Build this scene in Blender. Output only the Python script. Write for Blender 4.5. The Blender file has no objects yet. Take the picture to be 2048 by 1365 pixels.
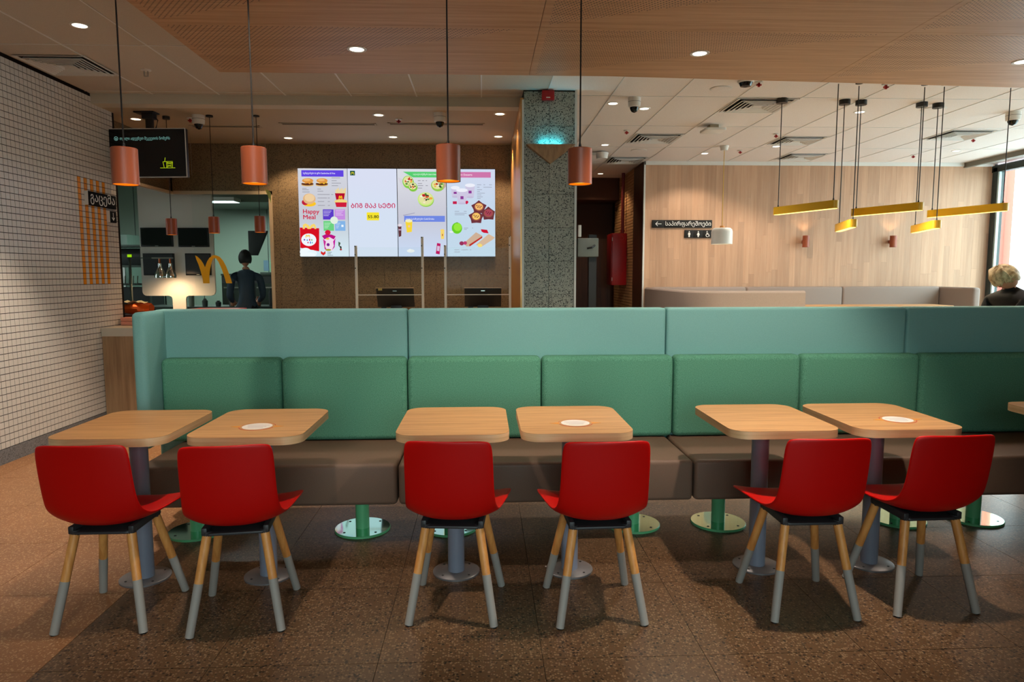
import bpy, bmesh, math, random
from mathutils import Vector, Matrix, Euler
random.seed(7)
scene = bpy.context.scene
COL = scene.collection
PI = math.pi

# ------------------------------------------------------------------ camera
cam_d = bpy.data.cameras.new('camera'); cam = bpy.data.objects.new('camera', cam_d); COL.objects.link(cam)
cam_d.sensor_width = 36.0; cam_d.lens = 1364.25/2048*36.0; cam_d.clip_start = 0.05; cam_d.clip_end = 300
pitch, yaw, roll = math.radians(5.6136), math.radians(2.4271), math.radians(0.0939)
fw = Vector((math.sin(yaw)*math.cos(pitch), math.cos(yaw)*math.cos(pitch), -math.sin(pitch)))
rt = Vector((math.cos(yaw), -math.sin(yaw), 0)); dn = fw.cross(rt)
r2 = rt*math.cos(roll)+dn*math.sin(roll); d2 = -rt*math.sin(roll)+dn*math.cos(roll)
m = Matrix((r2, -d2, -fw)).transposed().to_4x4(); m.translation = Vector((0, 0, 1.44))
cam.matrix_world = m
scene.camera = cam

# ------------------------------------------------------------------ exposure, sky, lights
scene.view_settings.view_transform = 'Standard'; scene.view_settings.look = 'None'
scene.view_settings.exposure = 0.0; scene.view_settings.gamma = 1.0; scene.view_settings.use_curve_mapping = False
SKY = 10.0
w = bpy.data.worlds.new('world'); scene.world = w; w.use_nodes = True
bg = w.node_tree.nodes['Background']; bg.inputs[0].default_value = (0.86, 0.93, 1.0, 1); bg.inputs[1].default_value = SKY

def lamp(kind, loc, energy, color=(1, .78, .55), rot=(0, 0, 0), size=.05, spot=None, blend=.4, size_y=None):
    d = bpy.data.lights.new('lamp', kind); d.energy = energy; d.color = color
    if kind == 'AREA':
        d.size = size
        if size_y: d.shape = 'RECTANGLE'; d.size_y = size_y
    else: d.shadow_soft_size = size
    if kind == 'SPOT': d.spot_size = math.radians(spot or 90); d.spot_blend = blend
    o = bpy.data.objects.new('lamp', d); o.location = loc; o.rotation_euler = rot; COL.objects.link(o); return o
# daylight enters by the big side window: a portal only guides sampling of the sky
po = lamp('AREA', (7.80, 7.6, 1.95), 1.0, (1, 1, 1), (0, math.radians(90), 0), 2.2, size_y=5.3); po.data.cycles.is_portal = True
po = lamp('AREA', (.65, -2.95, 1.76), 1.0, (1, 1, 1), (math.radians(90), 0, 0), 3.3, size_y=2.3); po.data.cycles.is_portal = True  # portal of the unseen window added behind the camera
WARM = (1, .70, .42); NEUT = (1, .87, .72)
# energies of the recessed downlights (slab grid rows at y = 0.2, 2.55, 4.9)
DL_SLAB = [(-.856, 4.9, 70), (1.529, 4.9, 90), (3.95, 5.0, 90), (-.856, 2.5, 130), (1.50, 2.6, 300), (3.95, 2.5, 2),
           (-.856, .15, 100), (1.529, .15, 22), (3.95, .15, 2)]  # nearest row added out of view to light chair backs and floor

# ------------------------------------------------------------------ material helpers
def lin(c):
    return tuple((x/255/12.92 if x/255 <= .04045 else ((x/255+.055)/1.055)**2.4) for x in c)+(1,)
def mat(name, rgb, rough=.5, metal=0, spec=.5, emit=0, coat=0):
    m = bpy.data.materials.new(name); m.use_nodes = True; b = m.node_tree.nodes['Principled BSDF']
    b.inputs['Base Color'].default_value = lin(rgb); b.inputs['Roughness'].default_value = rough
    b.inputs['Metallic'].default_value = metal; b.inputs['Specular IOR Level'].default_value = spec
    b.inputs['Coat Weight'].default_value = coat
    if emit: b.inputs['Emission Color'].default_value = lin(rgb); b.inputs['Emission Strength'].default_value = emit
    return m
def nodes(m): return m.node_tree.nodes, m.node_tree.links, m.node_tree.nodes['Principled BSDF']
def coord(m, world=True, scale=(1, 1, 1)):
    n, l, b = nodes(m)
    if world: s = n.new('ShaderNodeNewGeometry').outputs['Position']
    else: s = n.new('ShaderNodeTexCoord').outputs['Object']
    mp = n.new('ShaderNodeMapping'); mp.inputs['Scale'].default_value = scale; l.new(s, mp.inputs['Vector']); return mp.outputs[0]
def ramp(m, fac, stops):
    n, l, b = nodes(m); r = n.new('ShaderNodeValToRGB'); e = r.color_ramp.elements
    while len(e) < len(stops): e.new(.5)
    for i, (p, c) in enumerate(stops): e[i].position = p; e[i].color = lin(c) if len(c) == 3 else c
    l.new(fac, r.inputs[0]); return r.outputs[0]
def bump(m, h, strength=.1, dist=.002):
    n, l, b = nodes(m); u = n.new('ShaderNodeBump'); u.inputs['Strength'].default_value = strength; u.inputs['Distance'].default_value = dist
    l.new(h, u.inputs['Height']); l.new(u.outputs[0], b.inputs['Normal'])
def noise(m, v, scale=5, detail=4, rough=.5):
    n, l, b = nodes(m); t = n.new('ShaderNodeTexNoise'); t.inputs['Scale'].default_value = scale; t.inputs['Detail'].default_value = detail
    t.inputs['Roughness'].default_value = rough; l.new(v, t.inputs['Vector']); return t.outputs['Fac']
def mix(m, f, a, bcol, mode='MIX'):
    n, l, b = nodes(m); x = n.new('ShaderNodeMix'); x.data_type = 'RGBA'; x.blend_type = mode
    if isinstance(f, (int, float)): x.inputs[0].default_value = f
    else: l.new(f, x.inputs[0])
    for i, c in ((6, a), (7, bcol)):
        if isinstance(c, tuple): x.inputs[i].default_value = lin(c) if len(c) == 3 else c
        else: l.new(c, x.inputs[i])
    return x.outputs[2]
def wood(name, c1, c2, scale=(1, 18, 18), rough=.45, world=True, vary=0, coat=0):
    m = mat(name, c1, rough, coat=coat); n, l, b = nodes(m); v = coord(m, world, scale)
    if vary:
        oi = n.new('ShaderNodeObjectInfo'); va = n.new('ShaderNodeVectorMath'); va.operation = 'ADD'
        sc = n.new('ShaderNodeVectorMath'); sc.operation = 'SCALE'; sc.inputs['Scale'].default_value = 37
        cb = n.new('ShaderNodeCombineXYZ'); [l.new(oi.outputs['Random'], cb.inputs[i]) for i in range(3)]
        l.new(cb.outputs[0], sc.inputs[0]); l.new(v, va.inputs[0]); l.new(sc.outputs[0], va.inputs[1]); v = va.outputs[0]
    f = noise(m, v, 2.2, 6, .62); c = ramp(m, f, [(.34, c2), (.62, c1)])
    if vary:
        mr = n.new('ShaderNodeMapRange'); mr.inputs[3].default_value = 1-vary; mr.inputs[4].default_value = 1+vary*.25
        l.new(oi.outputs['Random'], mr.inputs[0]); h = n.new('ShaderNodeHueSaturation'); l.new(mr.outputs[0], h.inputs['Value']); l.new(c, h.inputs['Color']); c = h.outputs[0]
    l.new(c, b.inputs['Base Color']); bump(m, f, .08, .001); return m
def terrazzo(name, base, dark, light, scale=60, rough=.35, thr=.16, vary=.06, dens=.62):
    m = mat(name, base, rough); n, l, b = nodes(m); v = coord(m)
    def dots(sc, t, off):
        vo = n.new('ShaderNodeTexVoronoi'); vo.inputs['Scale'].default_value = sc
        mp = n.new('ShaderNodeVectorMath'); mp.inputs[1].default_value = (off, off*1.3, off*.7); l.new(v, mp.inputs[0]); l.new(mp.outputs[0], vo.inputs['Vector'])
        # only some cells carry a chip
        sp = n.new('ShaderNodeSeparateColor'); l.new(vo.outputs['Color'], sp.inputs[0])
        r = n.new('ShaderNodeMath'); r.operation = 'MULTIPLY'; r.inputs[1].default_value = t; l.new(sp.outputs[0], r.inputs[0])
        c = n.new('ShaderNodeMath'); c.operation = 'LESS_THAN'; l.new(vo.outputs['Distance'], c.inputs[0]); l.new(r.outputs[0], c.inputs[1]); return c.outputs[0]
    f = noise(m, v, 3.5, 5); c = mix(m, f, tuple(int(x*(1-vary)) for x in base), tuple(min(255, int(x*(1+vary))) for x in base))
    c = mix(m, dots(scale*1.6, .55, 3.1), c, light); c = mix(m, dots(scale, dens*.8, 0), c, dark); c = mix(m, dots(scale*.55, dens*.42, 9.7), c, dark)
    l.new(c, b.inputs['Base Color']); return m
def fabric(name, c1, c2, scale=420, rough=.85, world=True):
    m = mat(name, c1, rough, spec=.2); n, l, b = nodes(m); v = coord(m, world)
    f = noise(m, v, scale, 2, .7); g = noise(m, v, 3, 2)
    c = ramp(m, f, [(.38, c2), (.6, c1)]); l.new(c, b.inputs['Base Color']); bump(m, f, .25, .0012); return m
def emis(name, rgb, s): 
    m = bpy.data.materials.new(name); m.use_nodes = True; n = m.node_tree.nodes; n.clear()
    e = n.new('ShaderNodeEmission'); e.inputs[0].default_value = lin(rgb); e.inputs[1].default_value = s
    o = n.new('ShaderNodeOutputMaterial'); m.node_tree.links.new(e.outputs[0], o.inputs[0]); return m
def glass(name, tint=(235, 245, 242), refl=.12):
    m = bpy.data.materials.new(name); m.use_nodes = True; n = m.node_tree.nodes; l = m.node_tree.links; n.clear()
    t = n.new('ShaderNodeBsdfTransparent'); t.inputs[0].default_value = lin(tint); g = n.new('ShaderNodeBsdfGlossy'); g.inputs['Roughness'].default_value = .03
    lw = n.new('ShaderNodeLayerWeight'); lw.inputs[0].default_value = .5; fr = n.new('ShaderNodeMath'); fr.operation = 'POWER'; fr.inputs[1].default_value = 4
    l.new(lw.outputs['Facing'], fr.inputs[0]); f2 = n.new('ShaderNodeMath'); f2.operation = 'MULTIPLY_ADD'; f2.inputs[1].default_value = refl*3; f2.inputs[2].default_value = refl*.15; l.new(fr.outputs[0], f2.inputs[0])
    x = n.new('ShaderNodeMixShader'); o = n.new('ShaderNodeOutputMaterial')
    l.new(f2.outputs[0], x.inputs[0]); l.new(t.outputs[0], x.inputs[1]); l.new(g.outputs[0], x.inputs[2]); l.new(x.outputs[0], o.inputs[0]); return m

# ------------------------------------------------------------------ mesh helpers
class MB:
    def __init__(s): s.v = []; s.f = []; s.m = []
    def add(s, vs, fs, mi=0):
        o = len(s.v); s.v += [tuple(p) for p in vs]; s.f += [tuple(i+o for i in f) for f in fs]; s.m += [mi]*len(fs); return s
    def box(s, x0, x1, y0, y1, z0, z1, mi=0):
        return s.add([(x0,y0,z0),(x1,y0,z0),(x1,y1,z0),(x0,y1,z0),(x0,y0,z1),(x1,y0,z1),(x1,y1,z1),(x0,y1,z1)],
                     [(0,3,2,1),(4,5,6,7),(0,1,5,4),(1,2,6,5),(2,3,7,6),(3,0,4,7)], mi)
    def cyl(s, a, b, r0, r1=None, n=16, mi=0, caps=True):
        a = Vector(a); b = Vector(b); r1 = r0 if r1 is None else r1; d = (b-a).normalized()
        u = d.orthogonal().normalized(); w_ = d.cross(u)
        vs = []
        for p, r in ((a, r0), (b, r1)):
            for i in range(n):
                t = 2*PI*i/n; vs.append(p+(u*math.cos(t)+w_*math.sin(t))*r)
        fs = [(i, (i+1) % n, n+(i+1) % n, n+i) for i in range(n)]
        if caps: fs += [tuple(range(n-1, -1, -1)), tuple(range(n, 2*n))]
        return s.add(vs, fs, mi)
    def tube(s, pts, r, n=8, mi=0):
        pts = [Vector(p) for p in pts]; vs = []; k = len(pts)
        for i, p in enumerate(pts):
            d = (pts[min(i+1, k-1)]-pts[max(i-1, 0)]).normalized(); u = d.cross(Vector((0.13, .2, 1))).normalized(); w_ = d.cross(u)
            rr = r[i] if isinstance(r, (list, tuple)) else r
            vs += [p+(u*math.cos(2*PI*j/n)+w_*math.sin(2*PI*j/n))*rr for j in range(n)]
        fs = [(i*n+j, i*n+(j+1) % n, (i+1)*n+(j+1) % n, (i+1)*n+j) for i in range(k-1) for j in range(n)]
        fs += [tuple(range(n-1, -1, -1)), tuple(range((k-1)*n, k*n))]
        return s.add(vs, fs, mi)
    def lathe(s, prof, c=(0, 0, 0), n=32, mi=0):
        vs = []
        for r, z in prof: vs += [(c[0]+r*math.cos(2*PI*j/n), c[1]+r*math.sin(2*PI*j/n), c[2]+z) for j in range(n)]
        fs = [(i*n+j, i*n+(j+1) % n, (i+1)*n+(j+1) % n, (i+1)*n+j) for i in range(len(prof)-1) for j in range(n)]
        return s.add(vs, fs, mi)
    def prism(s, poly, a, b, axis='z', mi=0):
        def P(p, t): return {'z': (p[0], p[1], t), 'y': (p[0], t, p[1]), 'x': (t, p[0], p[1])}[axis]
        n = len(poly); vs = [P(p, a) for p in poly]+[P(p, b) for p in poly]
        return s.add(vs, [(i, (i+1) % n, n+(i+1) % n, n+i) for i in range(n)]+[tuple(range(n-1, -1, -1)), tuple(range(n, 2*n))], mi)
def rrect(x0, x1, y0, y1, r, n=6):
    out = []
    for cx, cy, a in ((x1-r, y1-r, 0), (x0+r, y1-r, 90), (x0+r, y0+r, 180), (x1-r, y0+r, 270)):
        for i in range(n+1):
            t = math.radians(a+90*i/n); out.append((cx+r*math.cos(t), cy+r*math.sin(t)))
    return out
def ell(cx, cy, rx, ry, n=24): return [(cx+rx*math.cos(2*PI*i/n), cy+ry*math.sin(2*PI*i/n)) for i in range(n)]
def obj(name, mb, mats, parent=None, bevel=0, seg=2, smooth=35, loc=None, rot=None, recalc=True):
    me = bpy.data.meshes.new(name); me.from_pydata(mb.v, [], mb.f)
    mats = mats if isinstance(mats, (list, tuple)) else [mats]
    for q in mats: me.materials.append(q)
    me.polygons.foreach_set('material_index', mb.m)
    if recalc or bevel:
        bm = bmesh.new(); bm.from_mesh(me)
        if recalc: bmesh.ops.recalc_face_normals(bm, faces=bm.faces)
        if bevel:
            es = [e for e in bm.edges if len(e.link_faces) == 2 and e.calc_face_angle(0) > .6]
            bmesh.ops.bevel(bm, geom=es, offset=bevel, segments=seg, profile=.5, affect='EDGES', clamp_overlap=True)
        bm.to_mesh(me); bm.free()
    if smooth:
        me.polygons.foreach_set('use_smooth', [True]*len(me.polygons)); me.set_sharp_from_angle(angle=math.radians(smooth))
    me.update()
    o = bpy.data.objects.new(name, me); COL.objects.link(o)
    if parent: o.parent = parent
    if loc: o.location = loc
    if rot: o.rotation_euler = rot
    return o
def inst(o, parent, loc=None, rot=None):
    c = o.copy(); COL.objects.link(c); c.parent = parent
    if loc is not None: c.location = loc
    if rot is not None: c.rotation_euler = rot
    return c
def tag(o, label, cat, group=None, kind=None):
    o['label'] = label; o['category'] = cat
    if group: o['group'] = group
    if kind: o['kind'] = kind
    return o
def thing(name, label, cat, loc=(0, 0, 0), rz=0, group=None):
    o = bpy.data.objects.new(name, None); COL.objects.link(o); o.location = loc; o.rotation_euler = (0, 0, rz); o.empty_display_size = .1
    return tag(o, label, cat, group)
def struct(name, mb, m, parent=None, **k):
    o = obj(name, mb, m, parent, **k)
    if not parent: o['kind'] = 'structure'
    return o
def copy_tree(o, parent=None):
    c = o.copy(); COL.objects.link(c); c.parent = parent
    for ch in list(o.children): copy_tree(ch, c)
    return c
def dup(o, loc, label, rz=None, group=None):
    c = copy_tree(o); c.location = loc; c['label'] = label
    if rz is not None: c.rotation_euler = (0, 0, rz)
    if group: c['group'] = group
    return c
def text(s, size, m, loc, rot, parent=None, name='lettering', extrude=.0008, bold=0, ax='LEFT', sx=1, space=1, fit=None, fat=0):
    cu = bpy.data.curves.new(name, 'FONT'); cu.body = s; cu.size = size; cu.extrude = extrude; cu.offset = bold*size; cu.align_x = ax; cu.resolution_u = 3
    cu.space_character = space
    t = bpy.data.objects.new(name, cu); COL.objects.link(t)
    dg = bpy.context.evaluated_depsgraph_get(); me = bpy.data.meshes.new_from_object(t.evaluated_get(dg)); bpy.data.objects.remove(t)
    if fat:      # heavier strokes: the same outlines laid over each other, slightly shifted
        vs = [tuple(v.co) for v in me.vertices]; fs = [tuple(p.vertices) for p in me.polygons]; mb = MB()
        for k, (a, b) in enumerate(((-1, 0), (1, 0), (0, -1), (0, 1), (0, 0))): mb.add([(v[0]+a*fat*size, v[1]+b*fat*size, v[2]+k*.00002) for v in vs], fs)
        me = bpy.data.meshes.new(name); me.from_pydata(mb.v, [], mb.f)
    me.materials.clear(); me.materials.append(m)
    if fit: xs_ = [v.co.x for v in me.vertices]; sx = fit/(max(xs_)-min(xs_))
    o = bpy.data.objects.new(name, me); COL.objects.link(o); o.parent = parent; o.location = loc; o.rotation_euler = rot; o.scale = (sx, 1, 1); return o

# ------------------------------------------------------------------ materials
M_floor_dark = terrazzo('dark terrazzo', (92, 66, 44), (46, 32, 22), (128, 102, 76), 62, .34, dens=.5)
M_floor_light = terrazzo('tan terrazzo', (146, 98, 60), (138, 90, 54), (186, 146, 106), 70, .4)
M_wall_terr = terrazzo('wall terrazzo', (124, 104, 76), (74, 60, 42), (146, 124, 92), 85, .55)
M_col_terr = terrazzo('pillar terrazzo', (156, 156, 144), (46, 48, 44), (192, 194, 180), 82, .5, dens=.66)
M_base = terrazzo('baseboard terrazzo', (112, 110, 110), (84, 82, 82), (134, 132, 132), 90, .5)
M_tile = mat('white glazed tile', (212, 202, 192), .22)
M_tile_o = mat('orange glazed tile', (232, 140, 20), .22)
M_grout = mat('dark grout', (30, 22, 18), .95, spec=.1)
M_gap = mat('dark joint backing', (26, 22, 18), .9)  # dark bed seen through joints, vents and slots
M_ceil = fabric('mineral ceiling tile', (240, 232, 226), (230, 222, 216), 160)
M_ceil_dim = fabric('dimmed ceiling board', (204, 196, 184), (196, 188, 176), 160)  # ceiling colour darkened to stand in for the dimmer left side
M_gyps = mat('painted gypsum', (190, 174, 146), .8)
M_beam = mat('painted beam', (206, 200, 184), .8)
M_bar = mat('ceiling grid metal', (225, 225, 222), .4)
M_slab = wood('oak veneer ceiling', (204, 164, 128), (182, 140, 104), (.6, 16, 10), .5)
M_table = wood('oak laminate', (206, 156, 102), (178, 126, 76), (1.2, 22, 22), .38)
M_edge = wood('pale plywood edge', (226, 188, 142), (206, 164, 118), (1, 1, 30), .45)
M_plank = wood('pale oak plank', (208, 166, 134), (196, 152, 120), (9, 9, .5), .5, vary=.17)
M_cwood = wood('counter oak', (170, 134, 98), (140, 106, 74), (12, 12, .7), .5)
M_teal = fabric('teal leatherette', (120, 170, 166), (114, 164, 160), 240, .62)
M_green = fabric('green speckled weave', (104, 164, 138), (64, 118, 94), 300)
M_seat = fabric('taupe leatherette', (112, 88, 74), (104, 82, 68), 300, .42)
M_sofa = fabric('grey taupe upholstery', (158, 142, 134), (146, 130, 122), 300, .7)
M_red = mat('red plastic', (190, 3, 0), .45, spec=.28)
M_legw = wood('beech leg', (222, 154, 84), (196, 126, 62), (20, 20, 2), .45, world=False)
M_dip = mat('grey dipped paint', (150, 144, 138), .6)
M_frame = mat('dark grey frame', (44, 42, 44), .5)
M_pole = mat('blue grey powder coat', (128, 132, 148), .38)
M_disc = mat('grey base plate', (120, 116, 118), .35, .3)
M_gpole = mat('green powder coat', (96, 176, 122), .4)
M_mirror = mat('polished green steel', (176, 222, 200), .05, 1)
M_terra = mat('terracotta lacquer', (158, 80, 50), .4)
M_gold = mat('warm inner reflector', (250, 170, 50), .5)
M_bulb = emis('warm bulb', (255, 176, 50), 2.2)
M_black = mat('black plastic', (18, 17, 18), .45)
M_cord = mat('dark cord', (30, 20, 16), .7)
M_white = mat('white plastic', (225, 222, 216), .45)
M_trimw = mat('white trim', (225, 224, 218), .4)
M_lens = emis('downlight lens', (255, 240, 218), 6)
M_lensw = emis('warm downlight lens', (255, 226, 180), 6)
M_yellow = mat('yellow lacquer', (222, 172, 28), .4)
M_led = emis('led diffuser', (255, 214, 120), 3.0)
M_firered = mat('fire red', (176, 10, 18), .4)
M_screen = mat('off screen', (12, 14, 16), .15)
M_screen2 = mat('grey off screen', (60, 62, 68), .3)
M_steel = mat('brushed steel', (190, 190, 186), .28, 1)
M_chrome = mat('chrome', (220, 225, 220), .12, 1)
M_glass = glass('clear glass'); M_acryl = glass('acrylic', (252, 254, 253), .012)
M_darkf = mat('dark window frame', (38, 52, 52), .5)
M_kwall = mat('kitchen wall panel', (156, 176, 158), .4)
M_kpanel = mat('white laminate', (226, 222, 212), .4)
M_dark = mat('dark equipment', (26, 30, 30), .5)
M_dsteel = mat('dark steel', (84, 94, 88), .35, .6)
M_brown = wood('dark brown panel', (84, 46, 22), (60, 32, 16), (10, 10, .6), .5)
M_corr = mat('corridor wall', (74, 40, 22), .8)
M_brick = mat('cream brick', (196, 150, 100), .8)
M_arch = mat('yellow emblem vinyl', (248, 178, 10), .5)
M_sign = mat('charcoal sign', (30, 28, 27), .6, spec=.3)
M_signw = mat('white lettering', (236, 234, 228), .6)
M_foil = mat('orange foil', (220, 90, 24), .28, .6)
M_paper = mat('pale paper', (226, 214, 170), .8)
M_pink = mat('salmon carton', (232, 150, 124), .7)
M_out = mat('outside pale render', (226, 226, 228), .9)
M_outr = mat('outside red post', (216, 96, 80), .7)

# ------------------------------------------------------------------ setting
XL, ZC, ZL = -3.66, 3.13, 3.04
YB = 8.70                                  # terrazzo back wall
# floor: recessed joint bed with one slab per stone tile
P = .6157
fl = struct('floor', MB().box(-9, 8.2, -3, 14, -.08, -.006), M_gap)
tile = MB().box(.0012, P-.0012, .0012, P-.0012, -.007, 0)
t_d = obj('tile', tile, M_floor_dark, fl, smooth=0); t_l = obj('tile', tile, M_floor_light, fl, smooth=0)
M_floor_bounce = terrazzo('bounce terrazzo', (186, 164, 142), (160, 138, 116), (206, 188, 168), 62, .34)  # hidden floor made pale to bounce light up to the ceiling
t_p = obj('tile', tile, M_floor_bounce, fl, smooth=0)
first = {0: t_d, 1: t_l, 2: t_p}; seen = set(); rest_p = MB()
x_first = -1.63-4*P; y_first = 3.04-3*P
rest_d, rest_l = MB(), MB()
for i in range(20):
    for j in range(-7, 20):
        x = x_first+i*P; y = y_first+j*P; light = 1 if i < 4 else (2 if (y > 5.2 and x > 1.4) else 0)
        if i > 18: continue
        if 0 <= j < 15 and (x < 1.1*(y+P)+.8):
            if light not in seen: seen.add(light); first[light].location = (x, y, 0)
            else: inst(first[light], fl, (x, y, 0))
        else: (rest_d, rest_l, rest_p)[light].box(x+.0012, x+P-.0012, y+.0012, y+P-.0012, -.007, 0)
for r_, mm in ((rest_d, M_floor_dark), (rest_l, M_floor_light), (rest_p, M_floor_bounce)): obj('tile_field', r_, mm, fl, smooth=0)['kind'] = 'stuff'

# walls -------------------------------------------------------
wl = struct('wall_left', MB().box(XL-.14, XL-.004, -3, 7.14, 0, ZC), M_grout)
pt, pr_ = .0504, .0515
mt = MB().box(0, .010, .0026, pt-.0026, .0026, pr_-.0026)
proto_w = obj('tile', mt, M_tile, wl, smooth=0); proto_o = obj('tile', mt, M_tile_o, wl, smooth=0)
used = {'w': False, 'o': False}; n_ind = 0; restw = MB(); resto = MB()
y_or = 6.444
ncol = 150
for c in range(-ncol, 14):
    y = y_or+c*pt
    if y < 1.0 or y+pt > 7.14: continue
    for r in range(58):
        z = .115+r*pr_
        if z+pr_ > ZC+.01: continue
        orange = (0 <= c <= 8 and c % 2 == 0 and 1.32 < z+.01 and z+pr_ < 2.37)
        big = 5.15 < y < 5.62 and n_ind < 296
        if (big and not orange):
            n_ind += 1
            if not used['w']: proto_w.location = (XL-.010, y, z); used['w'] = True
            else: inst(proto_w, wl, (XL-.010, y, z))
        else:
            (resto if orange else restw).box(XL-.010, XL, y+.0026, y+pt-.0026, z+.0026, z+pr_-.0026)
bpy.data.objects.remove(proto_o)
obj('tile_field', restw, M_tile, wl, smooth=0)['kind'] = 'stuff'
oo = obj('orange_stripe_tiles', resto, M_tile_o, wl, smooth=0); oo['kind'] = 'stuff'; oo['label'] = 'five orange vertical stripes of tiles'
struct('baseboard_left', MB().box(XL-.01, XL+.004, -3, 7.14, 0, .112), M_base)

# terrazzo back wall with kitchen opening on the left, made of square slabs
wb = struct('wall_back', MB().box(-2.60, .37, YB+.012, YB+.15, 0, ZL+.05).box(-3.84, -2.60, YB+.012, YB+.15, 2.46, ZL+.05).box(-3.84, -2.6, YB+.012, YB+.15, 0, .93), M_gap)
S = .3215; first_s = None
for i in range(13):
    for j in range(7):
        x1 = .37-i*S; x0 = x1-S; z0 = ZL-(j+1)*S; z1 = z0+S
        if z0 < .75: continue
        if x0 < -3.84: x0 = -3.84
        if x1 < -3.8: continue
        if x0 < -2.60-.01 and z0 < 2.44:
            if x1 > -2.60+.02: x0 = -2.60
            elif z1 > 2.47 and z0 > 2.1: z0 = 2.46
            else: continue
            if x0 == -2.60 and z1 > 2.47: obj('slab', MB().box(.001, -2.602-(x1-S), 0, .013, .001, z1-2.461), M_wall_terr, wb, smooth=0, loc=(x1-S, YB, 2.46))
        full = abs((x1-x0)-S) < .001 and abs((z1-z0)-S) < .001
        if full and first_s: inst(first_s, wb, (x0, YB, z0))
        else:
            o = obj('slab', MB().box(.001, x1-x0-.001, 0, .013, .001, z1-z0-.001), M_wall_terr, wb, smooth=0, loc=(x0, YB, z0))
            if full: first_s = o
# bulkhead over the side opening, in line with the tiled wall
wk = struct('wall_side', MB().box(-3.95, -3.84, 7.14, YB+.15, 2.46, ZL+.1), M_gap)
for i in range(5):
    for j in range(2):
        obj('slab', MB().box(-3.84, -3.828, 7.142+i*S, min(7.14+(i+1)*S-.002, YB), ZL-(j+1)*.29+.001, ZL-j*.29-.001), M_wall_terr, wk, smooth=0)
struct('trim_1', MB().box(-3.845, -3.79, 7.14, YB, 2.425, 2.455).box(-3.79, -2.60, YB-.02, YB+.02, 2.425, 2.465).box(-2.64, -2.60, YB-.02, YB+.02, .93, 2.465), mat('beige frame', (206, 184, 152), .5))

# box pillar: two columns of terrazzo slabs on the front
wc = struct('wall_pillar', MB().box(.385, .862, 6.482, 9.2, 0, ZC+.0), M_gap)
f0 = None
for i in range(2):
    for j in range(11):
        z1 = ZC-.012-j*.3115; z0 = max(z1-.3115, 0)
        if j < 9 and f0: inst(f0, wc, (.388+i*.236, 6.47, z0))
        else:
            o = obj('slab', MB().box(.0015, .2345, 0, .013, .0015, z1-z0-.0015), M_col_terr, wc, smooth=0, loc=(.388+i*.236, 6.47, z0)); f0 = f0 or o
struct('trim_2', MB().box(.37, .387, 6.455, 6.475, 0, ZL), M_trimw); struct('trim_3', MB().box(.862, .882, 6.455, 6.475, 0, ZC), M_trimw)
struct('wall_reveal', MB().box(.355, .384, 6.475, YB, 0, ZL+.02), mat('satin gold panel', (206, 150, 84), .32, .35))

# ceilings
ce = struct('ceiling', MB().box(-9, 8.2, -3, 14, ZC+.012, ZC+.15), M_gap)
first_c = None
for i in range(-6, 14):
    for j in range(-3, 6):
        x = i*.6173-.003; y = 6.65+j*1.3
        if x+.617 < XL+.02: continue
        x0 = max(x, XL); x1 = min(x+.6173, 7.45)
        if x1-x0 < .05: continue
        if y > 6.7 and x1 < .4: continue
        full = abs(x1-x0-.6173) < .001
        if x1 < .7: obj('ceiling_board', MB().box(.002, x1-x0-.002, .002, 1.298, 0, .013), M_ceil_dim, ce, smooth=0, loc=(x0, y, ZC)); continue
        if full and first_c: inst(first_c, ce, (x0, y, ZC))
        else:
            o = obj('ceiling_tile', MB().box(.002, x1-x0-.002, .002, 1.298, 0, .013), M_ceil, ce, smooth=0, loc=(x0, y, ZC)); first_c = first_c or (o if full else None)
first_b = None
for i in range(-5, 13):
    x = i*.6173-.003; yb = 6.76 if x < .4 else 13.0
    obj('grid_bar', MB().box(x-.006, x+.006, 2.8, yb, ZC-.004, ZC+.004), M_bar, ce, smooth=0)
for j in range(-2, 6):
    y = 6.65+j*1.3
    obj('grid_bar', MB().box(XL if y < 6.7 else .4, 7.45, y-.004, y+.004, ZC-.003, ZC+.004), M_bar, ce, smooth=0)
struct('trim_4', MB().box(XL-.3, .37, 6.74, 6.9, ZL-.002, ZC+.02), M_beam)          # drop beam
c2 = struct('ceiling', MB().box(-9, .37, 6.9, 14, ZL, ZL+.08).box(-9, XL-.14, 6.7, 6.9, ZL, ZL+.08), M_gyps)
# veneered ceiling raft of large panels with perforated wedges
M_perf = mat('perforated oak veneer', (178, 132, 92), .45)
def perf_mat(m, shear, px, py, r):
    n, l, b = nodes(m)
    v = coord(m, True, (.6, 16, 10)); f = noise(m, v, 2.2, 6, .62); c = ramp(m, f, [(.34, (182, 140, 104)), (.62, (204, 164, 128))])
    g = n.new('ShaderNodeNewGeometry'); sp = n.new('ShaderNodeSeparateXYZ'); l.new(g.outputs['Position'], sp.inputs[0])
    def math_(op, a, bb=None):
        q = n.new('ShaderNodeMath'); q.operation = op
        for i, t in enumerate((a, bb)):
            if t is None: continue
            if isinstance(t, (int, float)): q.inputs[i].default_value = t
            else: l.new(t, q.inputs[i])
        return q.outputs[0]
    yy = math_('DIVIDE', sp.outputs[1], py); xx = math_('ADD', math_('DIVIDE', sp.outputs[0], px), math_('MULTIPLY', math_('FLOOR', yy), shear))
    u = math_('MULTIPLY', math_('SUBTRACT', math_('FRACT', xx), .5), px); vv = math_('MULTIPLY', math_('SUBTRACT', math_('FRACT', yy), .5), py)
    d = math_('SQRT', math_('ADD', math_('MULTIPLY', u, u), math_('MULTIPLY', vv, vv))); hole = math_('LESS_THAN', d, r)
    l.new(mix(m, hole, c, (22, 14, 10)), b.inputs['Base Color'])
perf_mat(M_perf, .36, .0335, .0156, .0047)
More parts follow.
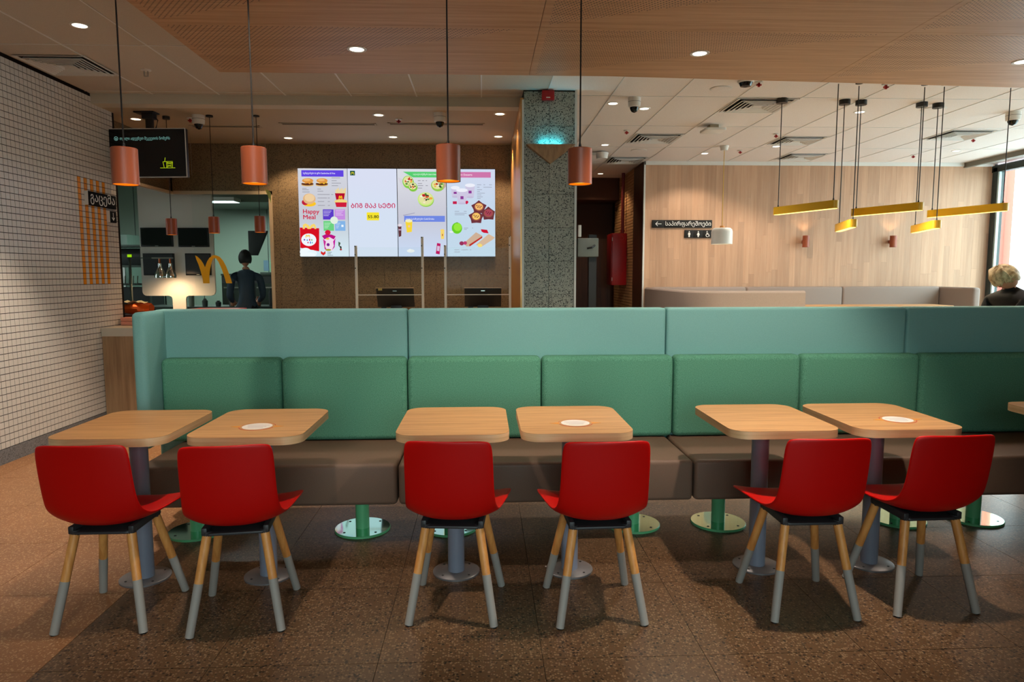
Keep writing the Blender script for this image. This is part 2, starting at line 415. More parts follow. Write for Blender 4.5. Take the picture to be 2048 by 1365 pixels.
def EY(x): return 5.48 if x < 1.0 else 5.48+(x-1.0)*.058
raft = struct('ceiling_raft', MB().prism([(-1.995, -2.9), (7.465, -2.9), (7.465, EY(7.465)-.005), (1.0, 5.475), (-1.995, 5.475)], 2.992, 3.10), M_slab)
for i in range(4):
    for j in range(7):
        x0 = -2.0+i*2.366; y1 = 5.48-j*1.04; y0 = y1-1.04
        e0, e1 = (EY(x0)-5.48, EY(x0+2.36)-5.48) if j == 0 else (0, 0)
        pl = [(x0+.0015, y0+.0015), (x0+2.3645, y0+.0015), (x0+2.3645, y1-.0015+e1), (x0+.0015, y1-.0015+e0)]
        if j == 0 and i == 1: pl.insert(3, (1.0, y1-.0015))
        pn = obj('ceiling_panel', MB().prism(pl, 2.98, 2.993), M_slab, raft, smooth=0)
        obj('perforated_field', MB().prism([(x0+.05, y1-.05), (x0+.05, y0+.04), (x0+2.22, y0+.04)], 2.9795, 2.985), M_perf, pn, smooth=0)

# right-hand planked wall -------------------------------------
YR = 10.4
wr = struct('wall_planked', MB().box(2.46, 7.95, YR+.012, YR+.2, 0, ZC+.02), M_gap)
pw = .0905; x = 2.462
bases = {}
while x < 7.86:
    z = 0; zs = [random.uniform(.3, 1.25)]
    while zs[-1] < ZC-.45: zs.append(zs[-1]+random.choice((.75, 1.05, 1.3)))
    zs[-1] = ZC
    if len(zs) > 1 and zs[-1]-zs[-2] < .2: zs.pop(-2)
    for z1 in zs:
        obj('plank', MB().box(.0004, pw-.0006, 0, .012, .0006, z1-z-.0004), M_plank, wr, smooth=0, loc=(x, YR, z)); z = z1
    x += pw
struct('trim_5', MB().box(2.44, 7.86, YR-.012, YR+.01, ZC-.055, ZC-.0), M_trimw); struct('trim_6', MB().box(2.438, 2.462, YR-.012, YR+.012, 0, ZC-.0), M_trimw)
# corridor beyond the pillar
wcr = struct('wall_corridor', MB().box(2.46, 2.6, YR+.2, 14, 0, ZC+.02), M_brown)
struct('trim_7', MB().box(2.43, 2.46, YR+.012, 11.05, 0, ZC-.02), M_brown)
mb = MB(); r = 0; z = 0
while z < ZC-.05:
    y = 11.05+(.06 if r % 2 else 0)-.06
    while y < 12.6:
        mb.box(2.425+random.uniform(0, .006), 2.462, max(y, 11.055), min(y+.21, 12.6), z+.004, z+.044)
        y += .217
    z += .048; r += 1
bk = obj('thin_brick_cladding', mb, M_brick, wcr, smooth=0); bk['kind'] = 'stuff'
struct('wall_corridor_end', MB().box(.86, 2.5, 13.0, 13.15, 0, ZC+.02), M_corr)
dr = struct('door_1', MB().box(1.75, 2.42, 12.93, 13.0, 0, 2.1), M_brown)
struct('trim_8', MB().box(.862, 2.43, 12.2, 13.0, 2.75, ZC), M_corr)
struct('wall_corridor_left', MB().box(.70, .86, 9.2, 13.1, 0, ZC+.02), M_corr)
# window side
win = struct('window_1', MB().box(7.86, 7.96, 4.6, YR, 0, .88).box(7.84, 7.98, 4.6, YR, .86, .90), M_darkf)
for y0, y1 in ((10.28, 10.38), (7.55, 7.62), (4.6, 4.7)):
    obj('mullion', MB().box(7.85, 7.97, y0, y1, .9, 3.05), M_darkf, win, bevel=.004)
obj('head_rail', MB().box(7.85, 7.97, 4.6, YR, 2.98, 3.08), M_darkf, win, bevel=.004)
for y0, y1 in ((4.7, 7.55), (7.62, 10.28)):
    obj('pane', MB().box(7.905, 7.911, y0, y1, .9, 2.98), M_glass, win, smooth=0)
    obj('glazing_bead', MB().box(7.86, 7.90, y1-.03, y1, .9, 2.98).box(7.86, 7.9, y0, y0+.03, .9, 2.98), mat('light bead', (190, 205, 205), .4), win)
struct('trim_9', MB().box(7.40, 7.46, 4.6, YR, ZC-.075, ZC+.012), mat('grey edge strip', (120, 116, 104), .6))
struct('trim_10', MB().box(7.46, 7.95, 4.6, YR, ZC-.02, ZC+.012), M_trimw)
# rest of the shell, out of the picture; low wall and window added for light
struct('wall_added_shade', MB().box(1.55, 4.6, .35, .5, 0, 1.62), M_cwood)  # unseen, added to keep front window light off the right side
struct('wall_right', MB().box(4.6, 4.75, -3, 4.6, 0, ZC+.02).box(4.75, 8.1, 4.45, 4.6, 0, ZC+.02), M_gyps)
struct('wall_front', MB().box(-3.8, -1.0, -3.1, -3.0, 0, ZC+.02).box(2.3, 4.7, -3.1, -3.0, 0, ZC+.02).box(-1.0, 2.3, -3.1, -3, 0, .6).box(-1.0, 2.3, -3.1, -3, 2.92, ZC+.02), M_gyps)
w2 = struct('window_added', MB().box(-1.0, -.94, -3.1, -3.0, .6, 2.92).box(2.24, 2.3, -3.1, -3.0, .6, 2.92).box(.62, .68, -3.1, -3.0, .6, 2.92).box(-1.0, 2.3, -3.1, -3.0, .6, .66).box(-1.0, 2.3, -3.1, -3, 2.86, 2.92), M_darkf)  # unseen, added to throw cool frontal light on chairs and bench
for a, b in ((-.94, .62), (.68, 2.24)): obj('pane', MB().box(a, b, -3.055, -3.05, .66, 2.86), M_glass, w2, smooth=0)

# outside
g = MB().box(8.2, 60, -3.1, 60, -.3, -.15); struct('pavement', g, M_out)
struct('ground_added', MB().box(-40, 60, -60, -3.12, -.3, -.15), mat('asphalt', (70, 68, 66), .9))  # dark unseen ground, added to cut light rising to the ceiling
t = thing('pergola', 'red steel post with pale overhead slats outside the window', 'pergola', (9.85, 12.6, -.15))
obj('post', MB().box(-.07, .07, -.07, .07, 0, 4.2), M_outr, t, bevel=.01)
obj('beam', MB().box(-2.2, 2.2, -.08, .08, 4.2, 4.4), M_out, t)
for k in range(9): obj('slat', MB().box(-2.2+.5*k, -2.12+.5*k, -3.5, 3.5, 4.4, 4.5), M_out, t)
t = thing('street_lamp', 'thin grey street lamp beyond the window, right of the red post', 'street lamp', (14.6, 18.1, -.15))
obj('pole', MB().cyl((0, 0, 0), (0, 0, 2.6), .05, .035, 10), M_steel, t); obj('lamp_head', MB().box(-.3, .05, -.06, .06, 2.6, 2.66), M_steel, t, bevel=.01)
t = thing('apartment_building', 'pale blurred building facade across the street outside the window', 'building', (33, 33, -.15), math.radians(-45))
obj('wall', MB().box(-16, 16, 0, 5, 0, 3.2), M_out, t)
for k in range(8): obj('window', MB().box(-14+3.7*k, -12.4+3.7*k, -.05, .02, 1.1, 2.3), mat('pale pane', (200, 204, 210), .3), t)

# kitchen shell
struct('wall_kitchen', MB().box(-9, -.2, 13.0, 13.1, 0, ZL).box(-9.1, -9, 7.0, 13.1, 0, ZL).box(-1.2, -1.1, YB+.15, 13, 0, ZL).box(-9, XL-.14, 6.6, 6.7, 0, ZL), M_kwall)
for k in range(5): obj('panel_seam', MB().box(-8.8+k*1.2, -8.79+k*1.2, 12.99, 13.0, 0, ZL), M_dsteel, bpy.data.objects['wall_kitchen'])

# ------------------------------------------------------------------ service counter
t = thing('service_counter', 'light oak service counter with a thick white worktop behind the teal bench', 'counter', (0, 6.68, 0))
obj('counter_body', MB().box(-3.62, .34, .03, .62, .06, .85), M_cwood, t)
for k in range(6): obj('front_panel', MB().box(-3.655+k*.666+.001, -3.655+(k+1)*.666-.001, 0, .03, .05, .85), M_cwood, t)
obj('worktop', MB().box(-3.655, .345, -.012, .66, .85, .93).box(-3.95, -3.656, .475, .66, .85, .93), mat('off-white worktop', (206, 196, 178), .4), t, bevel=.004)
obj('plinth', MB().box(-3.62, .34, .06, .6, 0, .05), M_black, t)

# sneeze-guard frames on the counter
M_post = mat('off-white post', (246, 236, 220), .6)
for (xa, ha, xb, hb, lab) in ((-1.27, 1.724, -.607, 1.813, 'left clear counter screen between white posts, in front of the first till'),
                            (-.378, 1.729, .276, 1.819, 'right clear counter screen between white posts, beside the pillar')):
    t = thing('counter_screen', lab, 'screen', (0, 6.95, .93), group=None)
    for x, h in ((xa, ha), (xb, hb)):
        p = obj('post', MB().box(x-.012, x+.012, -.012, .012, 0, h-.93), M_post, t, bevel=.002)
        for zz in (.27+.3, h-.93-.09, h-.93-.005): obj('screw', MB().cyl((x-.006, -.012, zz), (x-.006, -.016, zz), .006, n=8), M_black, p)
        obj('foot', MB().box(x-.05, x+.05, -.05, .05, 0, .008), M_post, t)
    obj('glass_panel', MB().box(xa+.012, xb-.012, -.002, .002, .30, .78), M_acryl, t, smooth=0)
    obj('cross_bar', MB().box(xa, xb, -.006, .006, .298, .306), M_post, t)
# tills
def till(loc, lab, flag):
    t = thing('till', lab, 'cash register', loc)
    sc = obj('screen_housing', MB().prism([(-.02, .0), (.02, .0), (-.10, .20), (-.135, .195)], -.19, .19, 'x'), M_black, t, bevel=.006)
    obj('top_edge', MB().box(-.192, .192, -.142, -.098, .196, .204), mat('tan edge', (190, 150, 110), .5), sc)
    obj('maker_plate', MB().box(-.02, .02, -.132, -.128, .165, .173), M_steel, sc, rot=(0, 0, 0))
    obj('neck', MB().box(-.06, .06, -.03, .05, -.14, .03), M_frame, t, bevel=.01)
    obj('base', MB().box(-.14, .14, -.08, .14, -.17, -.14), M_black, t, bevel=.01)
    obj('side_bracket', MB().prism([(-.15, .14), (-.10, .0), (-.13, -.14), (-.16, -.14)], -.02, .01, 'y'), M_black, t)
    if flag: obj('sticky_note', MB().box(-.165, -.125, -.146, -.142, .175, .2), mat('tan note', (206, 170, 100), .8), sc)
    return t
till((-.90, 7.15, 1.10), 'black till with a tan sticker on its top corner, left of the two tills', True)
till((.0, 7.15, 1.10), 'black till without sticker, nearer the pillar', False)

# ------------------------------------------------------------------ menu screens
EM = {}
def em(rgb, s=1.0):
    k = (rgb, s)
    if k not in EM: EM[k] = emis('screen colour', rgb, s)
    return EM[k]
def menu_screen(idx, lab, x0, origin, draws, texts, bgc, bgd):
    # drawing units: pixels of a 685 x 1255 page, origin top-left
    W_, H_ = .600, 1.075; s = W_/685
    t = thing('menu_screen', lab, 'screen', (x0, YB-.06, 1.66))
    obj('housing', MB().box(0, .604, 0, .055, -.006, H_+.006), M_black, t, bevel=.003)
    bgm = bpy.data.materials.new('screen glow'); bgm.use_nodes = True; n = bgm.node_tree.nodes; l = bgm.node_tree.links; n.clear()
    tc = n.new('ShaderNodeTexCoord'); sp = n.new('ShaderNodeSeparateXYZ'); l.new(tc.outputs['Object'], sp.inputs[0])
    rr = n.new('ShaderNodeValToRGB'); e = rr.color_ramp.elements; e[0].position = .05; e[0].color = lin(bgd); e[1].position = .95; e[1].color = lin(bgc); e2 = e.new(.5); e2.color = lin(bgd)
    if idx in (0,): e2.color = lin((202, 204, 214)); e[0].color = lin((216, 238, 248))
    if idx in (2,): e2.color = lin((205, 205, 218)); e[0].color = lin((206, 222, 248)); 
    l.new(sp.outputs[2], rr.inputs[0]); em_ = n.new('ShaderNodeEmission'); em_.inputs[1].default_value = .95; l.new(rr.outputs[0], em_.inputs[0])
    o = n.new('ShaderNodeOutputMaterial'); l.new(em_.outputs[0], o.inputs[0])
    disp = obj('display', MB().box(.002, .602, -.001, .001, 0, H_), bgm, t, smooth=0)
    mb = MB(); mats = []
    def X(a): return .002+a*s
    def Z(b): return H_-b*s*H_/(1255*s)
    for k, (kind, a, c) in enumerate(draws):
        mm = em(c);
        if mm not in mats: mats.append(mm)
        mi = mats.index(mm); y = -.0015-.00025*k
        if kind == 'r': pts = [(a[0], a[1]), (a[2], a[1]), (a[2], a[3]), (a[0], a[3])]
        elif kind == 'e': pts = ell(*a, n=20)
        else: pts = a
        pts = [(min(max(p[0], 0), 683), min(max(p[1], 0), 1254)) for p in pts]
        n_ = len(pts); mb.add([(X(p[0]), y, Z(p[1])) for p in pts], [tuple(range(n_))], mi)
    if mb.v: obj('menu_picture', mb, mats, disp, smooth=0, recalc=False)
    for (st, sz, tx, ty, c, bold, fw_) in texts:
        text(st, sz*s, em(c), (X(tx), -.0018-.00025*len(draws), Z(ty)), (PI/2, 0, 0), disp, 'menu_lettering', 0, 0, fit=fw_*s, fat=bold*2.6)
    return t
R = lambda *a: ('r', a[:4], a[4])
E_ = lambda *a: ('e', a[:4], a[4])
Pg = lambda pts, c: ('p', pts, c)
tg = (150, 150, 160)
d0 = [R(50, 25, 635, 115, (98, 70, 224))]
for bx, cy in ((50, 190), (250, 190)):
    d0 += [E_(bx+80, cy+45, 85, 18, (222, 180, 110)), E_(bx+80, cy+28, 86, 22, (98, 52, 30)), Pg([(bx-2, cy+4), (bx+40, cy+2), (bx+90, cy+6), (bx+160, cy+2), (bx+150, cy+20), (bx+128, cy+14), (bx+112, cy+34), (bx+88, cy+16), (bx+50, cy+24), (bx+20, cy+14)], (250, 196, 40) if bx > 100 else (226, 150, 50)), E_(bx+30, cy+10, 22, 7, (236, 232, 214)), E_(bx+120, cy+8, 20, 6, (120, 160, 60)), E_(bx+85, cy-18, 78, 34, (222, 150, 70)), E_(bx+75, cy-28, 50, 18, (240, 184, 110))]
d0 += [E_(150, 500, 92, 40, (250, 196, 40)), E_(90, 480, 46, 40, (190, 30, 60)), E_(150, 430, 88, 76, (226, 180, 130)), E_(155, 415, 70, 56, (238, 206, 160))]
for k in range(9): d0.append(Pg([(525+k*14, 400), (520+k*17, 300-12*(k % 3)), (530+k*17, 298-12*(k % 3)), (537+k*14, 400)], (246, 216, 120)))
d0 += [Pg([(510, 350), (650, 350), (630, 460), (530, 460)], (180, 16, 50)), Pg([(560, 440), (562, 400), (575, 380), (588, 400), (600, 380), (612, 400), (612, 440), (602, 440), (600, 405), (588, 430), (575, 405), (570, 440)], (250, 190, 30)),
       E_(590, 470, 90, 36, (240, 214, 130)), Pg([(510, 480), (672, 480), (665, 545), (525, 545)], (206, 30, 60))]
d0 += [R(335, 580, 485, 725, (92, 60, 200)), R(500, 580, 645, 725, (198, 140, 224)), R(340, 745, 485, 885, (108, 210, 128)), R(500, 745, 645, 885, (132, 180, 230)), E_(490, 735, 54, 54, (226, 240, 224))]
for k in range(4):
    d0 += [R(345, 600+k*22, 345+110-(k*13) % 40, 606+k*22, (236, 228, 250)), R(515, 592+k*22, 515+115-(k*17) % 40, 597+k*22, (240, 226, 250)), R(352, 775+k*22, 352+90-(k*13) % 40, 780+k*22, (230, 250, 236)), R(515, 775+k*22, 515+60-(k*9) % 30, 780+k*22, (232, 240, 252))]
d0 += [R(590, 800, 620, 830, (240, 248, 255))]
for a, b, c in ((470, 130, 590), (470, 170, 540), (470, 205, 600), (470, 240, 560), (60, 280, 120), (60, 300, 150), (60, 330, 160), (270, 290, 320), (270, 320, 350), (270, 365, 440), (270, 415, 400), (270, 465, 360), (270, 520, 370), (460, 365, 490), (410, 415, 440), (410, 465, 440), (410, 520, 440)): d0.append(R(a, b, c, b+8, tg))
d0 += [Pg([(10, 840), (280, 850), (270, 1180), (8, 1130)], (214, 16, 34)), Pg([(50, 860), (55, 800), (90, 780), (130, 800), (150, 830), (170, 800), (210, 785), (232, 810), (240, 860), (215, 860), (205, 820), (160, 860), (120, 860), (88, 815), (78, 860)], (248, 214, 110)),
       E_(130, 1015, 105, 90, (240, 246, 255)), Pg([(85, 985), (90, 950), (105, 940), (118, 955), (132, 940), (146, 950), (150, 985), (140, 985), (132, 955), (118, 980), (105, 955), (97, 985)], (248, 200, 60)),
       R(60, 1005, 80, 1025, (90, 60, 190)), R(100, 1010, 118, 1030, (60, 150, 220)), R(135, 1000, 150, 1030, (214, 16, 80)), R(165, 1005, 180, 1028, (90, 190, 90)), R(110, 1045, 128, 1065, (214, 60, 120)), R(145, 1040, 160, 1070, (60, 120, 220)), R(172, 1045, 186, 1068, (60, 190, 200)),
       E_(80, 1190, 80, 60, (240, 250, 255)), E_(170, 1210, 70, 50, (232, 246, 252)), E_(110, 1235, 110, 40, (240, 250, 255))]
d0 += [Pg([(330, 970), (505, 970), (470, 1170), (360, 1170)], (240, 220, 236)), Pg([(315, 960), (370, 935), (450, 940), (510, 965), (480, 1010), (420, 975), (350, 1010)], (186, 20, 130)), Pg([(330, 1000), (370, 1040), (355, 1110), (380, 1160), (350, 1150)], (200, 40, 150)), Pg([(505, 990), (470, 1040), (480, 1100), (450, 1165), (490, 1120)], (196, 30, 160)), E_(400, 910, 40, 36, (214, 26, 60)), E_(395, 1000, 26, 14, (240, 190, 70)), E_(400, 1085, 22, 22, (120, 30, 140)), E_(400, 1160, 40, 14, (170, 160, 40))]
d0 += [Pg([(295, 1175), (330, 1200), (360, 1175), (360, 1215), (330, 1240), (295, 1215)], (214, 40, 40)), Pg([(545, 1040), (575, 1060), (560, 1100), (590, 1130), (575, 1170), (560, 1160), (570, 1130), (545, 1100)], (60, 90, 60)), E_(575, 1120, 12, 14, (30, 30, 30)), E_(580, 1155, 12, 12, (190, 30, 40))]
x0s = (-2.265, -1.660, -1.052, -.444)
dk = (206, 16, 66)
menu_screen(0, 'menu screen with burgers, fries and a red meal box, first from the left', x0s[0], None, d0,
            [('სენდვიჩები & ფრი Sandwiches & Fries', 32, 78, 82, (240, 238, 255), .003, 445), ('Happy', 84, 58, 640, dk, .007, 228), ('Meal', 84, 58, 720, dk, .007, 172),
             ('Happy\nMeal\nReaders', 22, 388, 1198, (40, 60, 60), .003, 75)], (214, 216, 226), (214, 226, 244))
d1 = [R(36, 30, 104, 96, (12, 74, 62)), Pg([(47, 85), (50, 60), (58, 46), (64, 44), (70, 58), (76, 44), (84, 48), (90, 60), (93, 85), (86, 85), (83, 60), (78, 52), (72, 75), (68, 75), (62, 52), (57, 60), (54, 85)], (226, 214, 40)), Pg(rrect(255, 430, 620, 735, 10), (246, 228, 48))]
menu_screen(1, 'menu screen with crimson lettering and a yellow price box, second from the left', x0s[1], None, d1,
            [('ᲑᲘᲒ ᲛᲐᲙ ᲡᲔᲢᲘ', 88, 34, 556, (200, 20, 84), .007, 620), ('55.80', 58, 268, 702, (40, 50, 20), .006, 155)], (222, 228, 248), (218, 230, 248))
d2 = [Pg([(80, 40), (640, 40), (640, 120), (220, 120)], (88, 206, 112)), Pg([(5, 120), (85, 150), (180, 320), (70, 290)], (214, 210, 220))]
def salad(cx, cy, rx, ry, ring):
    out = [E_(cx+6, cy+14, rx, ry, (150, 200, 80)), E_(cx, cy, rx, ry, ring), E_(cx, cy-6, rx*.86, ry*.84, (226, 226, 160))]
    rnd = random.Random(int(cx)); cs = [(210, 90, 50), (236, 170, 60), (70, 130, 50), (246, 230, 200), (190, 40, 40), (60, 60, 40), (240, 240, 226)]
    for k in range(13):
        a = rnd.uniform(0, 6.28); q = rnd.uniform(.1, .68); out.append(E_(cx+rx*q*math.cos(a), cy-6+ry*q*math.sin(a), rx*rnd.uniform(.1, .24), ry*rnd.uniform(.1, .2), cs[k % 7]))
    return out
d2 += salad(150, 180, 78, 84, (130, 210, 70)) + salad(215, 250, 64, 60, (110, 200, 60)) + salad(565, 230, 92, 76, (150, 200, 80)) + salad(395, 430, 112, 98, (200, 236, 130))
d2 += [Pg([(660, 200), (683, 180), (683, 250), (640, 300)], (196, 170, 150)), Pg([(75, 660), (240, 625), (240, 632), (80, 668)], (150, 150, 180)), R(90, 670, 665, 755, (112, 136, 226)),
       Pg([(105, 740), (205, 735), (195, 900), (125, 910)], (246, 214, 60)), E_(155, 742, 52, 22, (240, 236, 190)), E_(158, 820, 16, 16, (236, 196, 170)), Pg([(2, 800), (50, 800), (45, 960), (10, 975)], (96, 54, 60)), E_(25, 805, 34, 20, (230, 220, 230)), R(8, 860, 46, 880, (190, 160, 180)),
       Pg([(600, 900), (655, 895), (650, 1000), (608, 1005)], (246, 214, 110)), E_(627, 880, 30, 20, (248, 214, 110)), R(622, 930, 634, 960, (180, 80, 60)), E_(175, 1175, 55, 24, (236, 240, 240)), E_(165, 1160, 20, 14, (240, 244, 244)),
       Pg([(550, 1060), (600, 1070), (585, 1225), (530, 1215)], (188, 26, 96)), Pg([(552, 1100), (590, 1108), (580, 1180), (545, 1172)], (214, 190, 220))]
for a, b, c in ((290, 165, 330), (350, 165, 380), (400, 165, 420), (290, 205, 350), (290, 235, 365), (400, 235, 430), (290, 270, 350)): d2.append(R(a, b, c, b+9, tg))
menu_screen(2, 'menu screen with salads above and cold drinks below, third from the left', x0s[2], None, d2,
            [('სალათები & შემწვარი Salads & Shakes', 30, 225, 90, (236, 250, 240), .003, 330), ('ცივი სასმელები Cold Drinks', 34, 112, 726, (236, 240, 255), .003, 400)], (222, 224, 232), (206, 214, 240))
d3 = [R(0, 40, 625, 120, (206, 118, 170))]
def cup(cx, cy, w_, h): return [Pg([(cx-w_, cy), (cx+w_, cy), (cx+w_*.75, cy+h), (cx-w_*.75, cy+h)], (206, 200, 226)), E_(cx, cy+h, w_*.75, 14, (196, 190, 218)), E_(cx, cy, w_+4, 26, (238, 240, 250)), R(cx-22, cy+h*.45, cx+22, cy+h*.68, (140, 60, 150))]
d3 += cup(120, 265, 60, 130)+cup(330, 230, 68, 170)+cup(215, 300, 78, 190)
for k in range(6): d3.append(E_(95+(k % 3)*18, 470+(k//3)*18, 12, 12, (196, 20, 70)))
d3 += [E_(285, 470, 20, 20, (206, 26, 70)), E_(280, 485, 14, 14, (206, 26, 70))]
def muffin(cx, cy, top):
    out = [Pg([(cx+115*math.cos(a*PI/5+.3)*(1 if a % 2 else .72), cy+8+105*math.sin(a*PI/5+.3)*(1 if a % 2 else .75)) for a in range(10)], (110, 52, 60)), E_(cx, cy, 68, 60, (150, 84, 70)), E_(cx, cy-6, 56, 50, top)]
    for k in range(5): out.append(E_(cx-30+k*15, cy-20+(k*23) % 40, 9, 7, (90, 40, 50)))
    return out
d3 += muffin(455, 540, (244, 184, 110))+muffin(590, 630, (170, 70, 86))+muffin(415, 680, (246, 196, 104))
d3 += [E_(140, 845, 74, 82, (108, 206, 40)), E_(150, 830, 56, 58, (150, 232, 60)), Pg([(135, 775), (142, 755), (150, 775)], (80, 90, 30)), E_(60, 900, 30, 12, (236, 240, 240)),
       Pg([(240, 1060), (410, 905), (500, 955), (500, 985), (320, 1110), (270, 1110)], (206, 176, 150)), Pg([(320, 1110), (500, 985), (500, 960), (310, 1085)], (190, 50, 40)),
       Pg([(410, 1085), (590, 930), (680, 980), (650, 1010), (480, 1120)], (214, 184, 156)), E_(465, 1095, 34, 26, (246, 220, 120)), E_(205, 1065, 32, 30, (150, 50, 90)), E_(255, 1060, 26, 26, (190, 60, 110)), Pg([(480, 860), (570, 870), (590, 920), (520, 912), (490, 895)], (206, 20, 50))]
for a, b, c in ((430, 220, 490), (520, 220, 545), (600, 220, 640), (430, 255, 465), (520, 255, 640), (430, 290, 500), (430, 315, 470), (430, 340, 540), (430, 365, 490), (430, 392, 510), (430, 415, 480), (110, 600, 175), (240, 600, 280), (110, 628, 280), (110, 650, 250), (240, 840, 300), (355, 840, 370), (240, 860, 280), (100, 1155, 170), (200, 1155, 300), (320, 1155, 340), (100, 1185, 180)): d3.append(R(a, b, c, b+8, (160, 166, 184)))
menu_screen(3, 'menu screen with yoghurt cups, muffins and a green apple, nearest the pillar', x0s[3], None, d3,
            [('დესერტები Desserts', 34, 20, 94, (255, 236, 246), .003, 340)], (212, 222, 244), (200, 222, 240))

# ------------------------------------------------------------------ long bench
t = thing('bench', 'long upholstered bench with teal high back, green cushions and brown seats on green posts', 'bench', (0, 4.0, 0))
def part(name, x0, x1, y0, y1, z0, z1, m, r, parent=t, **k):
    return obj(name, MB().box(x0, x1, y0-4.0, y1-4.0, z0, z1), m, parent, bevel=r, seg=4, **k)
xt = [-1.955, -.455, 1.12, 2.63, 4.35]
for a, b in zip(xt, xt[1:]): part('back_panel', a+.002, b-.002, 4.12, 4.235, .30, 1.232, M_teal, .018)
part('end_wing', -1.96, -1.885, 3.87, 4.235, .45, 1.23, M_teal, .028)
xg = [-1.885, -1.19, -.452, .347, 1.147, 1.93, 2.672, 3.50, 4.34]
for a, b in zip(xg, xg[1:]): part('back_cushion', a+.002, b-.002, 4.02, 4.128, .455, .950, M_green, .032)
xs = [-1.80, -.452, 1.118, 2.66, 4.34]
for i, (a, b) in enumerate(zip(xs, xs[1:])): part('seat', a+.004, b-.004, 3.50, 4.10, .232, .452, M_seat, .022)
for i, x in enumerate((-1.61, -.69, -.19, .855, 1.355, 2.42, 2.88, 3.95)):
    p = obj('post', MB().cyl((x, -.215, .006), (x, -.215, .235), .038, n=24), M_gpole, t)
    d = obj('base_disc', MB().lathe([(0, .012), (.152, .012)], (x, -.215, 0), 48), M_mirror, p, smooth=0)
    obj('disc_rim', MB().lathe([(.1521, .0121), (.155, .009), (.155, 0), (.1, 0)], (x, -.215, 0), 48), M_gpole, p)
    for k in range(4): obj('bolt', MB().cyl((x+.122*math.cos(PI/4+k*PI/2), -.215+.122*math.sin(PI/4+k*PI/2), .012), (x+.122*math.cos(PI/4+k*PI/2), -.215+.122*math.sin(PI/4+k*PI/2), .0135), .007, n=8), M_black, t)

# ------------------------------------------------------------------ tables
def make_table(loc, lab):
    t = thing('cafe_table', lab, 'table', loc, group='two-seat tables in front of the bench')
    obj('tabletop', MB().prism(rrect(-.25, .25, -.31, .31, .085, 8), .7485, .750), M_table, t)
    obj('edge_band', MB().prism(rrect(-.25, .25, -.31, .31, .085, 8), .714, .7485), M_edge, t)
    obj('support_plate', MB().box(-.13, .13, -.13, .13, .706, .714), M_disc, t)
    obj('pole', MB().cyl((0, 0, .008), (0, 0, .706), .040, n=28), M_pole, t)
    obj('base_plate', MB().lathe([(0, .010), (.108, .010), (.113, .007), (.113, 0), (0, 0)], n=44), M_disc, t)
    for k in range(4):
        a = PI/4+k*PI/2; obj('bolt', MB().cyl((.088*math.cos(a), .088*math.sin(a), .010), (.088*math.cos(a), .088*math.sin(a), .0115), .0055, n=8), M_black, t)
    return t
TX = [-1.615, -1.035, -.137, .415, 1.345, 1.915, 3.03]
TL = ['plain oak two-seat table nearest the white tiled wall', 'oak two-seat table with a round sticker, second from the tiled wall', 'plain oak two-seat table, third from the tiled wall, left of the middle',
      'oak two-seat table with a round sticker, fourth from the tiled wall', 'brightly lit plain oak two-seat table, fifth from the tiled wall', 'oak two-seat table with a round sticker, sixth from the tiled wall', 'oak table cut off by the right edge of the picture']
tb = make_table((TX[0], 3.20, 0), TL[0])
for x, lb in list(zip(TX, TL))[1:]: dup(tb, (x, 3.20, 0), lb)
M_st1 = mat('sticker white', (226, 220, 216), .5); M_st2 = mat('sticker orange', (226, 150, 50), .5); M_st3 = mat('sticker red line', (190, 60, 40), .5)
for (x, y), lb in zip(((-1.03, 3.10), (.425, 3.10), (1.96, 3.10)), ('left of the middle', 'at the middle', 'on the right')):
    s_ = thing('table_sticker', 'round white and orange sticker on the tabletop '+lb, 'sticker', (x, y, .7502))
    mb = MB().prism(ell(0, 0, .080, .080, 40), 0, .0006, mi=0)
    obj('rim', mb, M_st3, s_, smooth=0); obj('disc', MB().prism(ell(0, 0, .076, .076, 40), .0006, .0009), M_table, s_, smooth=0)
    obj('face', MB().prism(ell(0, 0, .066, .066, 40), .0009, .0013), M_st1, s_, smooth=0)
    obj('side_wedge', MB().prism([(.068, .02), (.12, 0), (.068, -.02)], .0001, .0007), M_st2, s_, smooth=0); obj('side_wedge', MB().prism([(-.068, .02), (-.12, 0), (-.068, -.02)], .0001, .0007), M_st2, s_, smooth=0)
    for k in range(3): obj('print_line', MB().box(-.05+.008*k, .05-.008*k, .022-k*.024-.005, .022-k*.024+.001, .0013, .0015), mat('print grey', (186, 176, 180), .6), s_, smooth=0)

# ------------------------------------------------------------------ chairs
def shell_mb():
    prof = [(-.262, .792), (-.258, .775), (-.246, .70), (-.232, .62), (-.217, .545), (-.198, .488), (-.165, .448), (-.115, .430), (-.04, .424), (.05, .428), (.12, .438), (.165, .446), (.195, .444), (.208, .434)]
    hw = [.158, .176, .179, .180, .182, .186, .191, .197, .206, .220, .231, .234, .226, .202]
    n = 13; mb = MB(); vs = []
    for k, ((y, z), h) in enumerate(zip(prof, hw)):
        f = k/(len(prof)-1)
        for i in range(n):
            u = -1+2*i/(n-1); a = abs(u)
            back = max(0, 1-k/6.0)
            dy = .030*a**2.2*(1 if k < 7 else max(0, 1-(k-6)/3)) ; dz = (.0 if k < 3 else min(1, (k-3)/3))*.042*a**2.6*(1 if k < 10 else max(0, 1-(k-9)/5))
            dz2 = -.006*a**6 if k == 0 else 0
            vs.append((u*h, y+dy, z+dz+dz2))
    fs = [(k*n+i, k*n+i+1, (k+1)*n+i+1, (k+1)*n+i) for k in range(len(prof)-1) for i in range(n-1)]
    return mb.add(vs, fs)
